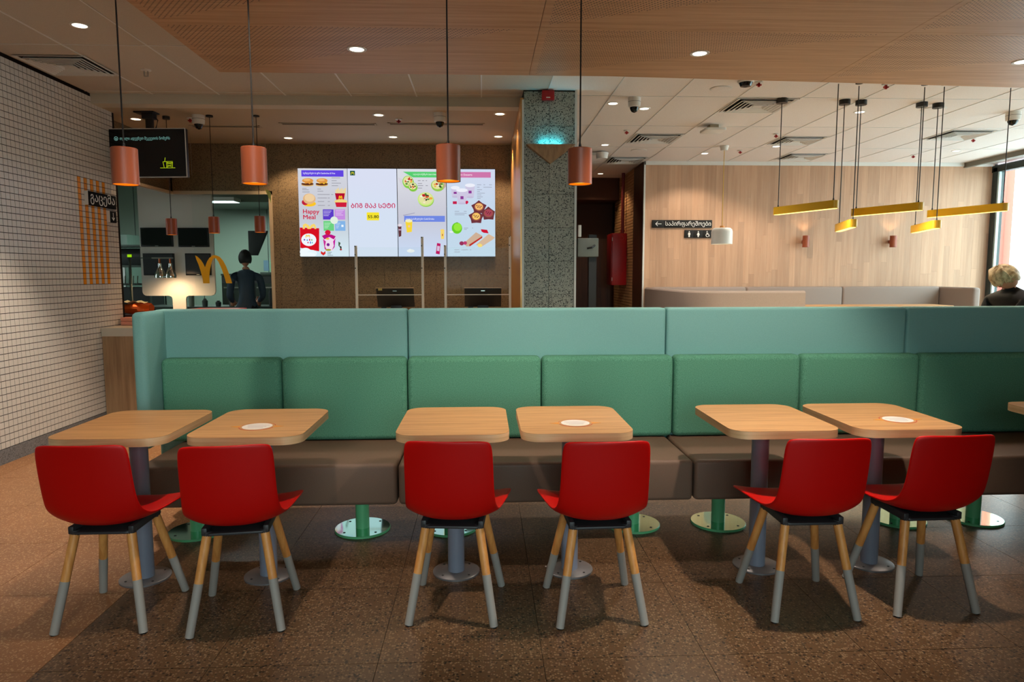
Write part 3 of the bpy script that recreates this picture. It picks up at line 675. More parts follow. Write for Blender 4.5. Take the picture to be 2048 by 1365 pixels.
def make_chair(loc, rz, lab):
    t = thing('cafe_chair', lab, 'chair', loc, rz, 'red cafe chairs facing the bench')
    s_ = obj('seat_shell', shell_mb(), M_red, t, smooth=180, recalc=False)
    md = s_.modifiers.new('solid', 'SOLIDIFY'); md.thickness = .013; md.offset = 0; md.use_rim = True
    md = s_.modifiers.new('sub', 'SUBSURF'); md.levels = 2; md.render_levels = 2
    obj('seat_frame', MB().prism(rrect(-.125, .125, -.135, .115, .03), .392, .404).box(-.130, -.108, -.13, .11, .393, .425).box(.108, .130, -.13, .11, .393, .425), M_frame, t, bevel=.004)
    for (tx, ty, bx, by, brk) in ((-.112, -.112, -.176, -.187, .205), (.112, -.112, .176, -.187, .205), (-.112, .095, -.184, .187, .178), (.112, .095, .184, .187, .178)):
        a = Vector((bx, by, .003)); b = Vector((tx, ty, .392)); q = a.lerp(b, brk/.392)
        lg = obj('leg', MB().cyl(q, b, .0175, .0185, 18), M_legw, t)
        obj('grey_tip', MB().cyl(a, q, .0168, .0182, 18), M_dip, lg)
        obj('glide', MB().cyl(a-Vector((0, 0, .003)), a+Vector((0, 0, .002)), .013, n=12), M_black, lg)
        obj('leg_socket', MB().cyl(b-Vector((0, 0, .006)), b+Vector((0, 0, .016)), .0185, .0195, 14), M_frame, lg)
    return t
CH = [(-1.552, 2.872, 0, 'red plastic chair with wooden legs nearest the white tiled wall'),
      (-1.022, 2.842, 7, 'red plastic chair at the second table, turned slightly, left of the middle'),
      (-.122, 2.868, -5, 'red plastic chair at the third table from the tiled wall'),
      (.475, 2.835, 2, 'red plastic chair at the fourth table from the tiled wall, tucked under its right corner'),
      (1.375, 2.838, 0, 'red plastic chair at the brightly lit fifth table'),
      (1.905, 2.868, 2, 'red plastic chair farthest right, shaded')]
ch0 = make_chair((CH[0][0], CH[0][1], 0), math.radians(CH[0][2]), CH[0][3])
for x, y, a, lb in CH[1:]: dup(ch0, (x, y, 0), lb, math.radians(a))

# ------------------------------------------------------------------ terracotta pendants over the tables
def make_pendant(loc, lab, r, h, top, grp, e):
    t = thing('pendant_lamp', lab, 'lamp', loc, group=grp)
    obj('shade', MB().lathe([(r-.004, .001), (r, 0), (r, h-.003), (r-.003, h), (.012, h), (.0, h)], n=40), M_terra, t)
    obj('shade_lining', MB().lathe([(r-.0045, .002), (r-.0045, h-.01), (0, h-.01)], n=40), M_gold, t, recalc=False)
    obj('bulb', MB().lathe([(0, .012), (r*.9, .012), (r*.9, .02), (0, .02)], n=24), M_bulb, t)
    obj('cord_gland', MB().cyl((0, 0, h), (0, 0, h+.022), .008, .005, 12), M_black, t)
    obj('cord', MB().cyl((0, 0, h+.02), (0, 0, top-loc[2]-.02), .0036, n=8), M_cord, t)
    obj('canopy', MB().cyl((0, 0, top-loc[2]-.03), (0, 0, top-loc[2]), .035, n=24), M_black, t)
    return t
PX = [-1.605, -1.032, -.155, .451]
PL = ['terracotta cylinder pendant hanging over the first table, before the black screen', 'terracotta cylinder pendant hanging over the second table', 'terracotta cylinder pendant hanging in front of the menu screens', 'terracotta cylinder pendant hanging in front of the pillar']
pz = [1.843, 1.849, 1.864, 1.853]
pn0 = make_pendant((PX[0], 3.2, pz[0]), PL[0], .0555, .162, 2.98, 'large terracotta pendants', 0)
for x, z, lb in list(zip(PX, pz, PL))[1:]:
    c = dup(pn0, (x, 3.2, z), lb)
for x, z in zip(PX, pz): lamp('SPOT', (x, 3.2, z+.008), 3.6, (1, .62, .28), (0, 0, 0), .04, 110, .5)
SP = [(-3.205, 7.26, 1.848, 'small terracotta pendant farthest left behind the black screen'), (-2.75, 7.2, 1.862, 'small terracotta pendant, middle of the three over the counter'), (-2.286, 7.2, 1.870, 'small terracotta pendant, right one of three over the counter, before the terrazzo')]
sp0 = make_pendant(SP[0][:3], SP[0][3], .053, .166, ZL, 'small terracotta pendants over the counter', 0)
for x, y, z, lb in SP[1:]: dup(sp0, (x, y, z), lb)
for x, y, z, lb in SP: lamp('SPOT', (x, y, z+.008), 7, (1, .62, .28), (0, 0, 0), .04, 110, .5)

# ------------------------------------------------------------------ yellow linear pendants
BARS = [((2.907, 6.691), (3.133, 6.060), 2.015, 'long yellow bar lamp, first from the left, upper row'), ((3.719, 6.738), (3.963, 6.137), 2.007, 'long yellow bar lamp in the middle of the upper three'),
        ((4.556, 6.826), (4.756, 6.134), 2.003, 'long yellow bar lamp reaching in front of the window'), ((3.546, 6.725), (3.351, 6.119), 1.853, 'lower yellow bar lamp between the first and second long bars'),
        ((4.367, 6.794), (4.132, 6.120), 1.845, 'lower yellow bar lamp between the second and third long bars')]
for (a, b, z, lb) in BARS:
    a = Vector(a); b = Vector(b); c = (a+b)/2; d = b-a; L = d.length/2+.045; ang = math.atan2(-d.y, -d.x)+PI
    t = thing('bar_lamp', lb, 'lamp', (c.x, c.y, z), ang, 'yellow bar lamps on the right')
    hw_ = .036
    pl = rrect(-L, L, -hw_, hw_, .034, 6)
    obj('housing', MB().prism(pl, .006, .075), M_yellow, t)
    obj('diffuser', MB().prism([(x*.985, y*.72) for x, y in pl], .001, .0062), M_led, t)
    obj('rim', MB().prism(pl, .003, .006), M_yellow, t)
    for sx in (-1, 1):
        px_ = sx*(d.length/2)
        obj('cord_gland', MB().cyl((px_, 0, .075), (px_, 0, .095), .009, .006, 10), M_black, t)
        obj('cord', MB().cyl((px_, 0, .09), (px_, 0, ZC-z-.03), .0042, n=8), M_black, t)
        if sx < 0: obj('canopy', MB().cyl((px_, 0, ZC-z-.045), (px_, 0, ZC-z-.001), .052, n=24), M_black, t)
        else: obj('canopy', MB().cyl((px_, 0, ZC-z-.012), (px_, 0, ZC-z-.001), .03, n=24), M_black, t)
    lamp('AREA', (c.x, c.y, z-.004), 10, (1, .82, .5), (0, 0, ang), L*1.9, size_y=.04)

# white pendant on a yellow cord
t = thing('pendant_lamp', 'white dome pendant on a yellow cord beside the restroom sign', 'lamp', (3.215, 9.14, 1.835))
obj('shade', MB().lathe([(.134, .003), (.138, 0), (.138, .165), (.130, .195), (.108, .214), (.03, .220), (0, .220)], n=40), M_white, t)
obj('shade_lining', MB().lathe([(.133, .002), (.133, .16), (.10, .2), (0, .205)], n=40), M_white, t, recalc=False)
obj('bulb', MB().lathe([(0, .05), (.05, .06), (.06, .1), (.03, .15), (0, .16)], n=16), M_lensw, t)
obj('wooden_cap', MB().cyl((0, 0, .220), (0, 0, .245), .035, .03, 20), M_legw, t)
obj('cord', MB().cyl((0, 0, .24), (0, 0, ZC-1.835-.02), .004, n=8), mat('yellow cord', (224, 180, 50), .6), t)
obj('canopy', MB().cyl((0, 0, ZC-1.835-.06), (0, 0, ZC-1.835-.0), .045, .06, 20), M_white, t)
lamp('SPOT', (3.215, 9.14, 1.86), 12, NEUT, (0, 0, 0), .08, 130, .5)

# wall sconces
for x, lb in ((4.925, 'terracotta wall sconce on the planked wall, left one'), (6.29, 'terracotta wall sconce on the planked wall, right one nearer the window')):
    t = thing('wall_sconce', lb, 'lamp', (x, YR-.10, 1.84), group='terracotta wall sconces')
    obj('shade', MB().lathe([(.046, .002), (.05, 0), (.05, .175), (.046, .176), (.044, .10), (.044, .06), (.046, .002)], n=28), M_terra, t)
    obj('bulb', MB().lathe([(0, .09), (.03, .09), (.03, .12), (0, .12)], n=12), M_bulb, t)
    obj('wall_arm', MB().box(-.02, .02, .04, .10, .06, .11), M_terra, t, bevel=.003)
    lamp('SPOT', (x, YR-.10, 2.0), 3, WARM, (PI, 0, 0), .02, 100, .6)

# restroom sign
t = thing('restroom_sign', 'charcoal restroom direction sign with white arrow, lettering and pictograms', 'sign', (2.575, YR-.022, 1.985))
Wd = .92
for x0, x1, z0, z1 in ((0, .178, .152, .268), (.181, Wd, .152, .268), (.50, .638, 0, .118), (.641, .779, 0, .118), (.782, Wd, 0, .118)):
    obj('plate', MB().box(x0, x1, 0, .022, z0, z1), M_sign, t, bevel=.002)
obj('arrow', MB().box(.05, .14, -.002, .001, .206, .214).prism([(.045, .210), (.08, .245), (.086, .239), (.057, .210), (.086, .181), (.08, .175)], -.002, .001, 'y'), M_signw, t, smooth=0)
text('საპირფარეშოები', .088, M_signw, (.195, -.001, .183), (PI/2, 0, 0), t, fit=.70)
def picto(cx):
    return MB().prism(ell(cx, .092, .0085, .0085, 14), -.002, .001, 'y')
a = picto(.57); a.prism([(.556, .078), (.584, .078), (.590, .048), (.582, .048), (.580, .012), (.560, .012), (.558, .048), (.550, .048)], -.002, .001, 'y'); obj('man_pictogram', a, M_signw, t, smooth=0)
a = picto(.71); a.prism([(.700, .078), (.720, .078), (.732, .045), (.722, .040), (.718, .012), (.702, .012), (.698, .040), (.688, .045)], -.002, .001, 'y'); obj('woman_pictogram', a, M_signw, t, smooth=0)
a = MB().prism(ell(.845, .094, .008, .008, 12), -.002, .001, 'y').box(.840, .848, -.002, .001, .05, .085).box(.845, .872, -.002, .001, .05, .058).prism([(.866, .056), (.874, .056), (.886, .022), (.878, .020)], -.002, .001, 'y').box(.845, .866, -.002, .001, .066, .072)
for k in range(14):
    a0 = PI*.5+k*PI*1.5/14; a1 = a0+PI*1.5/14
    a.prism([(.852+.027*math.cos(a0), .04+.027*math.sin(a0)), (.852+.027*math.cos(a1), .04+.027*math.sin(a1)), (.852+.020*math.cos(a1), .04+.020*math.sin(a1)), (.852+.020*math.cos(a0), .04+.020*math.sin(a0))], -.002, .001, 'y')
obj('wheelchair_pictogram', a, M_signw, t, smooth=0)

# collection signs on tiled wall
t = thing('pickup_sign', 'black box sign with white lettering on the orange striped tiles', 'sign', (XL, 0, 0))
M_bl = mat('black sign face', (6, 5, 5), .7, spec=.2)
obj('sign_box', MB().box(0, .03, 6.545, 7.03, 2.083, 2.212), M_bl, t, bevel=.002); obj('side_plate', MB().box(0, .03, 6.541, 6.546, 2.083, 2.212), M_kpanel, t)
text('გაცემა', .120, M_signw, (.031, 6.575, 2.122), (PI/2, 0, PI/2), t, fit=.42)
t = thing('arrow_sign', 'small black sign with a white arrow pointing down, under the lettered sign', 'sign', (XL, 0, 0))
obj('sign_box', MB().box(0, .03, 6.90, 7.02, 1.95, 2.06), M_bl, t, bevel=.002); obj('side_plate', MB().box(0, .03, 6.896, 6.901, 1.95, 2.06), M_kpanel, t)
obj('arrow', MB().box(.03, .032, 6.957, 6.963, 1.975, 2.045).prism([(6.96, 1.968), (6.985, 1.995), (6.98, 2.0), (6.96, 1.98), (6.94, 2.0), (6.935, 1.995)], .03, .032, 'x'), M_signw, t, smooth=0)

# order-number screen on a ceiling bracket
t = thing('ceiling_screen', 'black order screen on a ceiling bracket with a green drawing of a cup and fries', 'screen', (-3.29, 7.0, 2.63), math.radians(-4))
hs = obj('housing', MB().box(-.39, .39, 0, .05, -.235, .235), M_black, t, bevel=.006)
obj('bezel', MB().box(-.392, .392, -.004, .0, -.237, -.229).box(-.392, .392, -.004, 0, .231, .237).box(.384, .392, -.004, 0, -.23, .232).box(-.392, -.386, -.004, 0, -.23, .232), M_trimw, hs)
obj('display', MB().box(-.372, .372, -.003, 0, -.215, .215), M_screen, hs, smooth=0)
M_sct = emis('dim screen text', (120, 170, 160), .8); M_scg = emis('lime drawing', (170, 190, 20), .9)
text('თვალი ადევნეთ შეკვეთის ნომერს', .038, M_sct, (-.265, -.0045, .128), (PI/2, 0, 0), hs, extrude=0, fit=.50)
mb = MB()
for k in range(20):
    a0 = 2*PI*k/20; a1 = 2*PI*(k+1)/20; mb.prism([(-.30+.02*math.cos(a0), .140+.02*math.sin(a0)), (-.30+.02*math.cos(a1), .140+.02*math.sin(a1)), (-.30+.0165*math.cos(a1), .140+.0165*math.sin(a1)), (-.30+.0165*math.cos(a0), .140+.0165*math.sin(a0))], -.0045, -.003, 'y')
mb.prism([(-.308, .146), (-.304, .146), (-.304, .138), (-.296, .138), (-.296, .146), (-.292, .146), (-.292, .136), (-.30, .128), (-.308, .136)], -.0045, -.003, 'y')
obj('badge', mb, M_sct, hs, smooth=0)
mb = MB()
def ln(pts, th=.0022):
    for p, q in zip(pts, pts[1:]):
        d = Vector((q[0]-p[0], q[1]-p[1])); nn = Vector((-d.y, d.x)).normalized()*th
        mb.prism([(p[0]+nn.x, p[1]+nn.y), (p[0]-nn.x, p[1]-nn.y), (q[0]-nn.x, q[1]-nn.y), (q[0]+nn.x, q[1]+nn.y)], -.0045, -.003, 'y')
ox, oz = .155, -.145
ln([(ox-.03, oz), (ox+.12, oz)]); ln([(ox+.01, oz+.004), (ox, oz+.06), (ox+.04, oz+.06), (ox+.035, oz+.004)]); ln([(ox+.018, oz+.06), (ox+.024, oz+.10)])
ln([(ox+.04, oz+.004), (ox+.036, oz+.05), (ox+.055, oz+.04), (ox+.078, oz+.04), (ox+.096, oz+.055), (ox+.09, oz+.004)])
for k in range(5): ln([(ox+.045+k*.011, oz+.045), (ox+.042+k*.013, oz+.066)])
ln([(ox+.045, oz+.012), (ox+.085, oz+.03)]); ln([(ox+.045, oz+.028), (ox+.082, oz+.012)])
obj('cup_and_fries_drawing', mb, M_scg, hs, smooth=0)
obj('bracket', MB().box(-.03, .03, .05, .10, .0, .39).box(-.13, .07, .02, .14, .395, .409).box(-.06, .05, .04, .12, .34, .40), M_black, t, bevel=.003)
obj('cable', MB().tube([(.03, .08, .38), (.08, .08, .33), (.06, .08, .26), (.03, .08, .22)], .006), M_black, t)

# ------------------------------------------------------------------ downlights
def downlight(x, y, z, lab, r=.058, warm=False, e=None, spot=100, grp=None, col=None, rot=(0, 0, 0), bl=.45):
    t = thing('downlight', lab, 'ceiling light', (x, y, z), group=grp)
    obj('trim_ring', MB().lathe([(r*.72, -.001), (r*.76, -.004), (r, -.004), (r*1.02, 0), (r*.72, .0)], n=32), M_white, t)
    obj('lens', MB().lathe([(0, -.002), (r*.73, -.002), (r*.73, .0), (0, 0)], n=24), M_lensw if warm else M_lens, t)
    if e: lamp('SPOT', (x, y, z-.012), e, col or (WARM if warm else NEUT), rot, .045, spot, bl)
where = ['front left of the veneer raft, above the tables', 'front middle of the veneer raft, above the lit table', 'right end of the veneer raft']
for (x, y, e) in DL_SLAB:
    i = [-.856, 1.529, 3.95].index(min([-.856, 1.529, 3.95], key=lambda q: abs(q-x)))
    if y > 4: lab = 'round downlight at the '+('left part', 'middle', 'right edge')[i]+' of the wooden ceiling raft'
    else: lab = 'round downlight in the wooden raft above the '+('second', 'fifth', 'seventh')[i]+' table'+('' if y > 1 else ', added out of view nearer the viewer')
    if 1 < y < 3 and i < 2: downlight(x, y, 2.98, lab, .066, e=e, spot=76, rot=(math.radians(24 if i else 30), math.radians(9 if i else 0), 0), bl=.5)      # swivelled spots aimed at the bench
    else: downlight(x, y, 2.98, lab, .066, e=e, spot=105)
for (x, y, z, lab, wm, e, sp_) in [(-2.731, 4.95, ZC, 'round downlight in the dark ceiling above the tiled wall', 0, 330, 74), (-2.731, 2.5, ZC, 'round downlight added out of view left of the raft, nearer the viewer', 0, 40, 86),  # nearer one is unseen, added to light the front-left floor
        (-1.04, 7.12, ZL, 'warm downlight over the counter, near the menu screens, nearer row middle', 1, 26, 110), (.18, 7.03, ZL, 'warm downlight over the counter by the pillar, nearer row', 1, 26, 110),
        (-2.28, 8.33, ZL, 'warm downlight close to the terrazzo wall, left of the screens', 1, 60, 110), (-1.04, 8.23, ZL, 'warm downlight close to the terrazzo wall above the middle of the screens', 1, 32, 110),
        (.19, 8.16, ZL, 'warm downlight close to the terrazzo wall in the corner by the pillar', 1, 75, 110), (-3.57, 7.39, ZL, 'warm downlight above the end of the tiled wall, left of the black screen', 1, 30, 110),
        (1.304, 6.94, ZC, 'round downlight right of the pillar, beside the ceiling camera, left one', 0, 120, 125), (1.667, 7.14, ZC, 'round downlight right of the ceiling camera', 0, 120, 125),
        (1.615, 9.12, ZC, 'small downlight near the corridor mouth', 0, 80, 125), (3.136, 9.71, ZC, 'small downlight above the planked wall near the white pendant', 0, 62, 130),
        (3.97, 7.21, ZC, 'round downlight behind the yellow lamp cords', 0, 90, 125), (2.0, 11.7, 2.745+.385, 'small downlight added to light the corridor bricks by the fire cabinet', 1, 30, 120), (3.92, 9.15, ZC, 'small downlight between the two far ceiling vents', 0, 100, 130), (6.57, 9.4, ZC, 'small downlight near the window corner', 0, 6, 110)]:  # corridor downlight is added to bring warm light onto the bricks
    downlight(x, y, z, lab, .062, bool(wm), e, sp_)

# ceiling fixtures ---------------------------------------------
def vent(x0, x1, y0, y1, z, lab, n=6):
    cx, cy = (x0+x1)/2, (y0+y1)/2
    t = thing('ceiling_vent', lab, 'vent', (cx, cy, z), group='square ceiling diffusers')
    hx, hy = (x1-x0)/2, (y1-y0)/2
    obj('backing', MB().box(-hx+.02, hx-.02, -hy+.02, hy-.02, -.001, .0), M_gap, t, smooth=0)
    for k in range(n):
        f0 = 1-k*.86/n; f1 = f0-.72*.86/n; mb = MB()
        z0 = -.002; z1 = -.022
        o_ = [(-hx*f0, -hy*f0), (hx*f0, -hy*f0), (hx*f0, hy*f0), (-hx*f0, hy*f0)]; i_ = [(-hx*f1, -hy*f1), (hx*f1, -hy*f1), (hx*f1, hy*f1), (-hx*f1, hy*f1)]
        zo = z1 if k else -.010; fm = f0-.24*.86/n
        m_ = [(-hx*fm, -hy*fm), (hx*fm, -hy*fm), (hx*fm, hy*fm), (-hx*fm, hy*fm)]
        mb.add([(p[0], p[1], zo) for p in o_]+[(p[0], p[1], zo) for p in m_]+[(p[0], p[1], z0) for p in i_]+[(p[0], p[1], zo+.004) for p in o_],
               [(q, (q+1) % 4, 4+(q+1) % 4, 4+q) for q in range(4)]+[(4+q, 4+(q+1) % 4, 8+(q+1) % 4, 8+q) for q in range(4)]+[(q, (q+1) % 4, 12+(q+1) % 4, 12+q) for q in range(4)])
        obj('frame' if k == 0 else 'louvre', mb, M_bar, t, smooth=0, recalc=False)
    obj('centre_plate', MB().box(-hx*.14, hx*.14, -hy*.14, hy*.14, -.012, -.003), M_bar, t)
M_bar2 = M_bar
vent(-3.62, -3.07, 5.60, 6.12, ZC, 'square ceiling diffuser beside the tiled wall at upper left', 7)
vent(2.48, 3.08, 6.68, 7.25, ZC, 'square ceiling diffuser left of the yellow lamps, nearest of the right-hand ones')
vent(1.87, 2.46, 8.38, 8.96, ZC, 'square ceiling diffuser above the corridor mouth, behind the ceiling camera')
vent(1.86, 2.42, 10.02, 10.6, ZC, 'small far ceiling diffuser right at the corridor ceiling')
vent(3.73, 4.30, 8.48, 9.0, ZC, 'square ceiling diffuser behind the first yellow lamp cord')
vent(4.34, 4.92, 9.66, 10.18, ZC, 'far ceiling diffuser just above the planked wall')
vent(5.56, 6.14, 8.04, 8.62, ZC, 'square ceiling diffuser nearest the window')
for x0, x1, y, lb in ((-2.15, -1.13, 7.55, 'long slot diffuser over the counter, left one'), (-1.0, .03, 7.51, 'long slot diffuser over the counter, right one'), (-3.15, -2.4, 7.71, 'faint slot diffuser behind the small pendants')):
    t = thing('slot_diffuser', lb, 'vent', ((x0+x1)/2, y, ZL)); h = (x1-x0)/2
    obj('frame', MB().box(-h, h, -.05, -.035, -.005, 0).box(-h, h, .035, .05, -.005, 0).box(-h, -h+.02, -.05, .05, -.005, 0).box(h-.02, h, -.05, .05, -.005, 0), M_gyps, t)
    obj('slot', MB().box(-h+.02, h-.02, -.035, .035, -.002, 0), M_gap, t); obj('blade', MB().box(-h+.02, h-.02, -.004, .004, -.005, 0), M_gyps, t)
def dome_cam(x, y, z, lab, r=.06, dark=False):
    t = thing('security_camera', lab, 'camera', (x, y, z))
    obj('housing', MB().lathe([(0, 0), (r, 0), (r*1.0, -.06), (r*.93, -.085), (r*.7, -.09), (0, -.09)], n=28), M_white, t)
    obj('seam', MB().lathe([(r*1.005, -.038), (r*1.005, -.041)], n=28), M_gap, t)
    obj('dome', MB().lathe([(r*.72, -.085), (r*.68, -.105), (r*.45, -.13), (0, -.142)], n=24), M_screen, t)
dome_cam(-2.86, 7.2, ZL, 'white dome camera above the order screen, right of it')
dome_cam(-.42, 7.02, ZL, 'white dome camera above the menu screens')
dome_cam(1.47, 6.72, ZC, 'white dome camera on the tiled ceiling right of the pillar')
dome_cam(5.59, 7.15, ZC, 'white dome camera at the far right by the window', .07)
t = thing('security_camera', 'small white camera on a bracket right of the pillar top', 'camera', (1.66, 9.6, ZC))
obj('housing', MB().cyl((0, 0, -.02), (0, 0, -.1), .09, .075, 20), M_white, t); obj('arm', MB().box(-.28, -.02, -.015, .015, -.05, -.02), M_steel, t)
t = thing('security_camera', 'dark camera dome peeping below the wooden raft edge', 'camera', (2.32, 6.1, ZC)); obj('dome', MB().lathe([(.06, 0), (.06, -.02), (.045, -.05), (0, -.06)], n=20), M_screen, t); obj('ring', MB().lathe([(.06, -.0), (.07, -.0), (.07, -.012), (.06, -.02)], n=20), M_white, t)
for x, y, lb, r in ((2.19, 6.36, 'round white ceiling speaker next to the raft edge', .10), (2.15, 9.5, 'round white ceiling speaker above the corridor mouth', .11), (4.66, 7.05, 'round white ceiling speaker behind the yellow lamp cords', .12)):
    t = thing('ceiling_speaker', lb, 'speaker', (x, y, ZC), group='round ceiling speakers'); obj('rim', MB().lathe([(r*.85, -.008), (r, -.004), (r, 0)], n=32), M_white, t); obj('grille', MB().lathe([(0, -.012), (r*.85, -.008)], n=32), M_ceil, t)
t = thing('wifi_unit', 'flat white wireless unit hanging under the ceiling tiles', 'device', (2.64, 7.9, ZC)); obj('body', MB().prism(rrect(-.12, .12, -.12, .12, .03), -.075, -.045), M_white, t, bevel=.006); obj('mount', MB().box(-.05, .05, -.05, .05, -.045, 0), M_gyps, t)
for x, y, z, lb in ((1.71, 8.21, ZC, 'red sprinkler above the small cameras'), (3.62, 6.16, ZC, 'red sprinkler beside the raft edge, above the lamp cords'), (3.57, 8.35, ZC, 'red sprinkler left of the first yellow lamp cord'), (3.55, 9.46, ZC, 'far red sprinkler near the white pendant'),
                 (6.18, 8.54, ZC, 'red sprinkler near the window diffuser'), (6.17, 9.73, ZC, 'far red sprinkler near the window corner'), (-.86, 7.29, ZL, 'red sprinkler over the counter between the downlights'), (-2.99, 7.32, ZL, 'red sprinkler beside the left dome camera'), (2.45, 6.13, ZC, 'red sprinkler beside the dark dome at the raft edge')):
    t = thing('sprinkler', lb, 'sprinkler', (x, y, z)); obj('plate', MB().lathe([(0, 0), (.035, 0), (.035, -.008), (0, -.01)], n=18), M_white, t); obj('head', MB().box(-.008, .008, -.008, .008, -.045, -.01).box(-.022, .022, -.008, .008, -.034, -.022), M_firered, t)
t = thing('sprinkler', 'white metal sprinkler in the dark ceiling left of the raft', 'sprinkler', (-2.78, 5.97, ZC)); obj('plate', MB().lathe([(0, 0), (.04, 0), (.04, -.006), (0, -.01)], n=18), M_white, t)
obj('head', MB().box(-.018, -.012, -.006, .006, -.05, -.01).box(.012, .018, -.006, .006, -.05, -.01).box(-.016, .016, -.006, .006, -.056, -.05), M_steel, t)

# alarm and wedge light on the pillar
t = thing('fire_alarm', 'red fire alarm sounder at the top of the terrazzo pillar', 'alarm', (.608, 6.47, 3.075)); obj('body', MB().box(-.057, .057, -.05, 0, -.043, .043), M_firered, t, bevel=.008); obj('label_plate', MB().box(-.018, .018, -.052, -.048, -.028, -.019), M_white, t)
t = thing('wedge_light', 'triangular wooden wall light with a cyan glow on the pillar', 'lamp', (.631, 6.47, 2.625))
obj('wedge', MB().add([(-.225, -.10, 0), (.225, -.10, 0), (0, -.05, -.168), (-.225, 0, 0), (.225, 0, 0), (0, 0, -.168)], [(0, 1, 2), (3, 5, 4), (0, 2, 5, 3), (1, 4, 5, 2), (0, 3, 4, 1)]), M_cwood, t)
obj('led_strip', MB().box(-.09, .09, -.05, -.04, .0, .004), emis('cyan led', (60, 220, 240), 4), t)
lamp('AREA', (.631, 6.448, 2.634), .55, (.05, .75, 1), (PI*.94, 0, 0), .20, size_y=.02)

# ------------------------------------------------------------------ corridor things
t = thing('fire_cabinet', 'tall red fire hose cabinet on the brick clad corridor wall', 'cabinet', (2.425, 11.5, 1.25))
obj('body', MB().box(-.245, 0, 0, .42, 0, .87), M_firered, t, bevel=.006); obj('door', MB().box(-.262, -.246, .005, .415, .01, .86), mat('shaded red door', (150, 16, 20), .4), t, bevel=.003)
obj('hinge', MB().box(-.25, -.24, -.004, .0, .74, .80).box(-.25, -.24, -.004, 0, .07, .13), M_white, t); obj('hose_coupling', MB().lathe([(0, -.02), (.03, -.015), (.035, 0)], n=16), M_steel, t, rot=(PI/2, 0, 0), loc=(-.09, -.002, .79))
tag(obj('fire_pipe', MB().cyl((2.375, 11.62, 2.122), (2.375, 11.62, ZC), .028, n=16).cyl((2.375, 11.62, 2.14), (2.375, 11.62, 2.18), .036, n=16), mat('dark red pipe', (110, 14, 14), .45)), 'dark red pipe rising from the fire cabinet to the ceiling', 'pipe')
t = thing('kiosk', 'grey boxed machine on a black stand just past the pillar', 'machine', (1.33, 9.0, 0))
obj('stand', MB().box(.06, .16, -.05, .05, 0, 1.95), M_black, t); obj('cabinet', MB().box(-.10, .17, -.14, .10, 1.66, 1.90), mat('grey machine case', (96, 104, 98), .5), t, bevel=.01); obj('handle', MB().tube([(.02, -.15, 1.77), (.08, -.17, 1.78), (.12, -.15, 1.81)], .012), M_black, t); obj('foot', MB().box(-.05, .25, -.12, .12, 0, .03), M_black, t)
obj('card_reader', MB().box(-.09, -.05, -.10, -.02, 1.92, 2.07), M_white, t, bevel=.004)

# ------------------------------------------------------------------ grey banquettes by the planked wall
def ribbon(path, th, z0, z1, r=.025):
    n = len(path); mb = MB(); prof = [(-1, z0), (-1, z1-r), (-.7, z1-r*.3), (-.3, z1), (.3, z1), (.7, z1-r*.3), (1, z1-r), (1, z0)]
    vs = []
    for i, p in enumerate(path):
        p = Vector(p); d = (Vector(path[min(i+1, n-1)])-Vector(path[max(i-1, 0)])).normalized(); nn = Vector((-d.y, d.x))*th/2
        vs += [(p.x+nn.x*a, p.y+nn.y*a, z) for a, z in prof]
    k = len(prof); fs = [(i*k+j, i*k+j+1, (i+1)*k+j+1, (i+1)*k+j) for i in range(n-1) for j in range(k-1)]+[tuple(range(k)), tuple(range((n-1)*k+k-1, (n-1)*k-1, -1))]
    return mb.add(vs, fs)
t = thing('banquette', 'grey taupe high-backed banquette wrapping round by the planked wall', 'sofa')
path = [(2.50, 10.3), (2.50, 8.36)]+[(2.83-.33*math.cos(a*PI/16), 8.36-.33*math.sin(a*PI/16)) for a in range(1, 8)]+[(2.83, 8.03), (3.84, 8.03)]
obj('curved_back', ribbon(path, .09, .1, 1.235), M_sofa, t)
for a, b in ((2.56, 3.995), (4.0, 5.492), (5.497, 7.02)): obj('back_panel', MB().box(a, b, 10.22, 10.38, .1, 1.24), M_sofa, t, bevel=.03, seg=3)
obj('end_wing', MB().box(7.02, 7.13, 9.5, 10.38, .1, 1.235), M_sofa, t, bevel=.035, seg=3)
obj('seat', MB().box(2.56, 7.02, 9.7, 10.22, .15, .46), M_sofa, t, bevel=.03); obj('seat', MB().box(2.56, 3.8, 8.08, 8.6, .15, .46), M_sofa, t, bevel=.03)
t = thing('high_table', 'light oak tabletop before the grey banquette, just above the bench top', 'table', (5.3, 9.3, 0))
obj('tabletop', MB().prism(rrect(-1.3, 1.15, -.25, .25, .06), .965, 1.0), M_table, t); 
for x in (-1.0, .9): obj('leg', MB().cyl((x, 0, 0), (x, 0, .965), .04, n=16), M_pole, t)

# ------------------------------------------------------------------ kitchen
t = thing('pass_panel', 'large white panel with rounded lower corners on a lit stem behind the glass', 'panel', (0, 9.1, 0))
out = [(-4.43, 2.9), (-4.43, 1.22)]+[(-4.375-.055*math.cos(a*PI/8), 1.22-.055*math.sin(a*PI/8)) for a in range(1, 4)]+[(-4.375, 1.165), (-4.09, 1.165), (-4.06, 1.15), (-4.05, 1.12), (-4.05, .8), (-3.88, .8), (-3.88, 1.12), (-3.87, 1.15), (-3.84, 1.165), (-3.55, 1.165), (-3.51, 1.18), (-3.495, 1.22), (-3.495, 2.42), (-3.495, 2.9)]
obj('board', MB().prism(out, 0, .03, 'y'), M_kpanel, t)
lamp('SPOT', (-3.98, 8.55, 1.46), 14, (1, .62, .32), (math.radians(35), 0, math.radians(-8)), .03, 120, .8)
lamp('SPOT', (-3.97, 8.8, 1.44), 10, (1, .70, .42), (math.radians(30), 0, 0), .03, 110, .9)
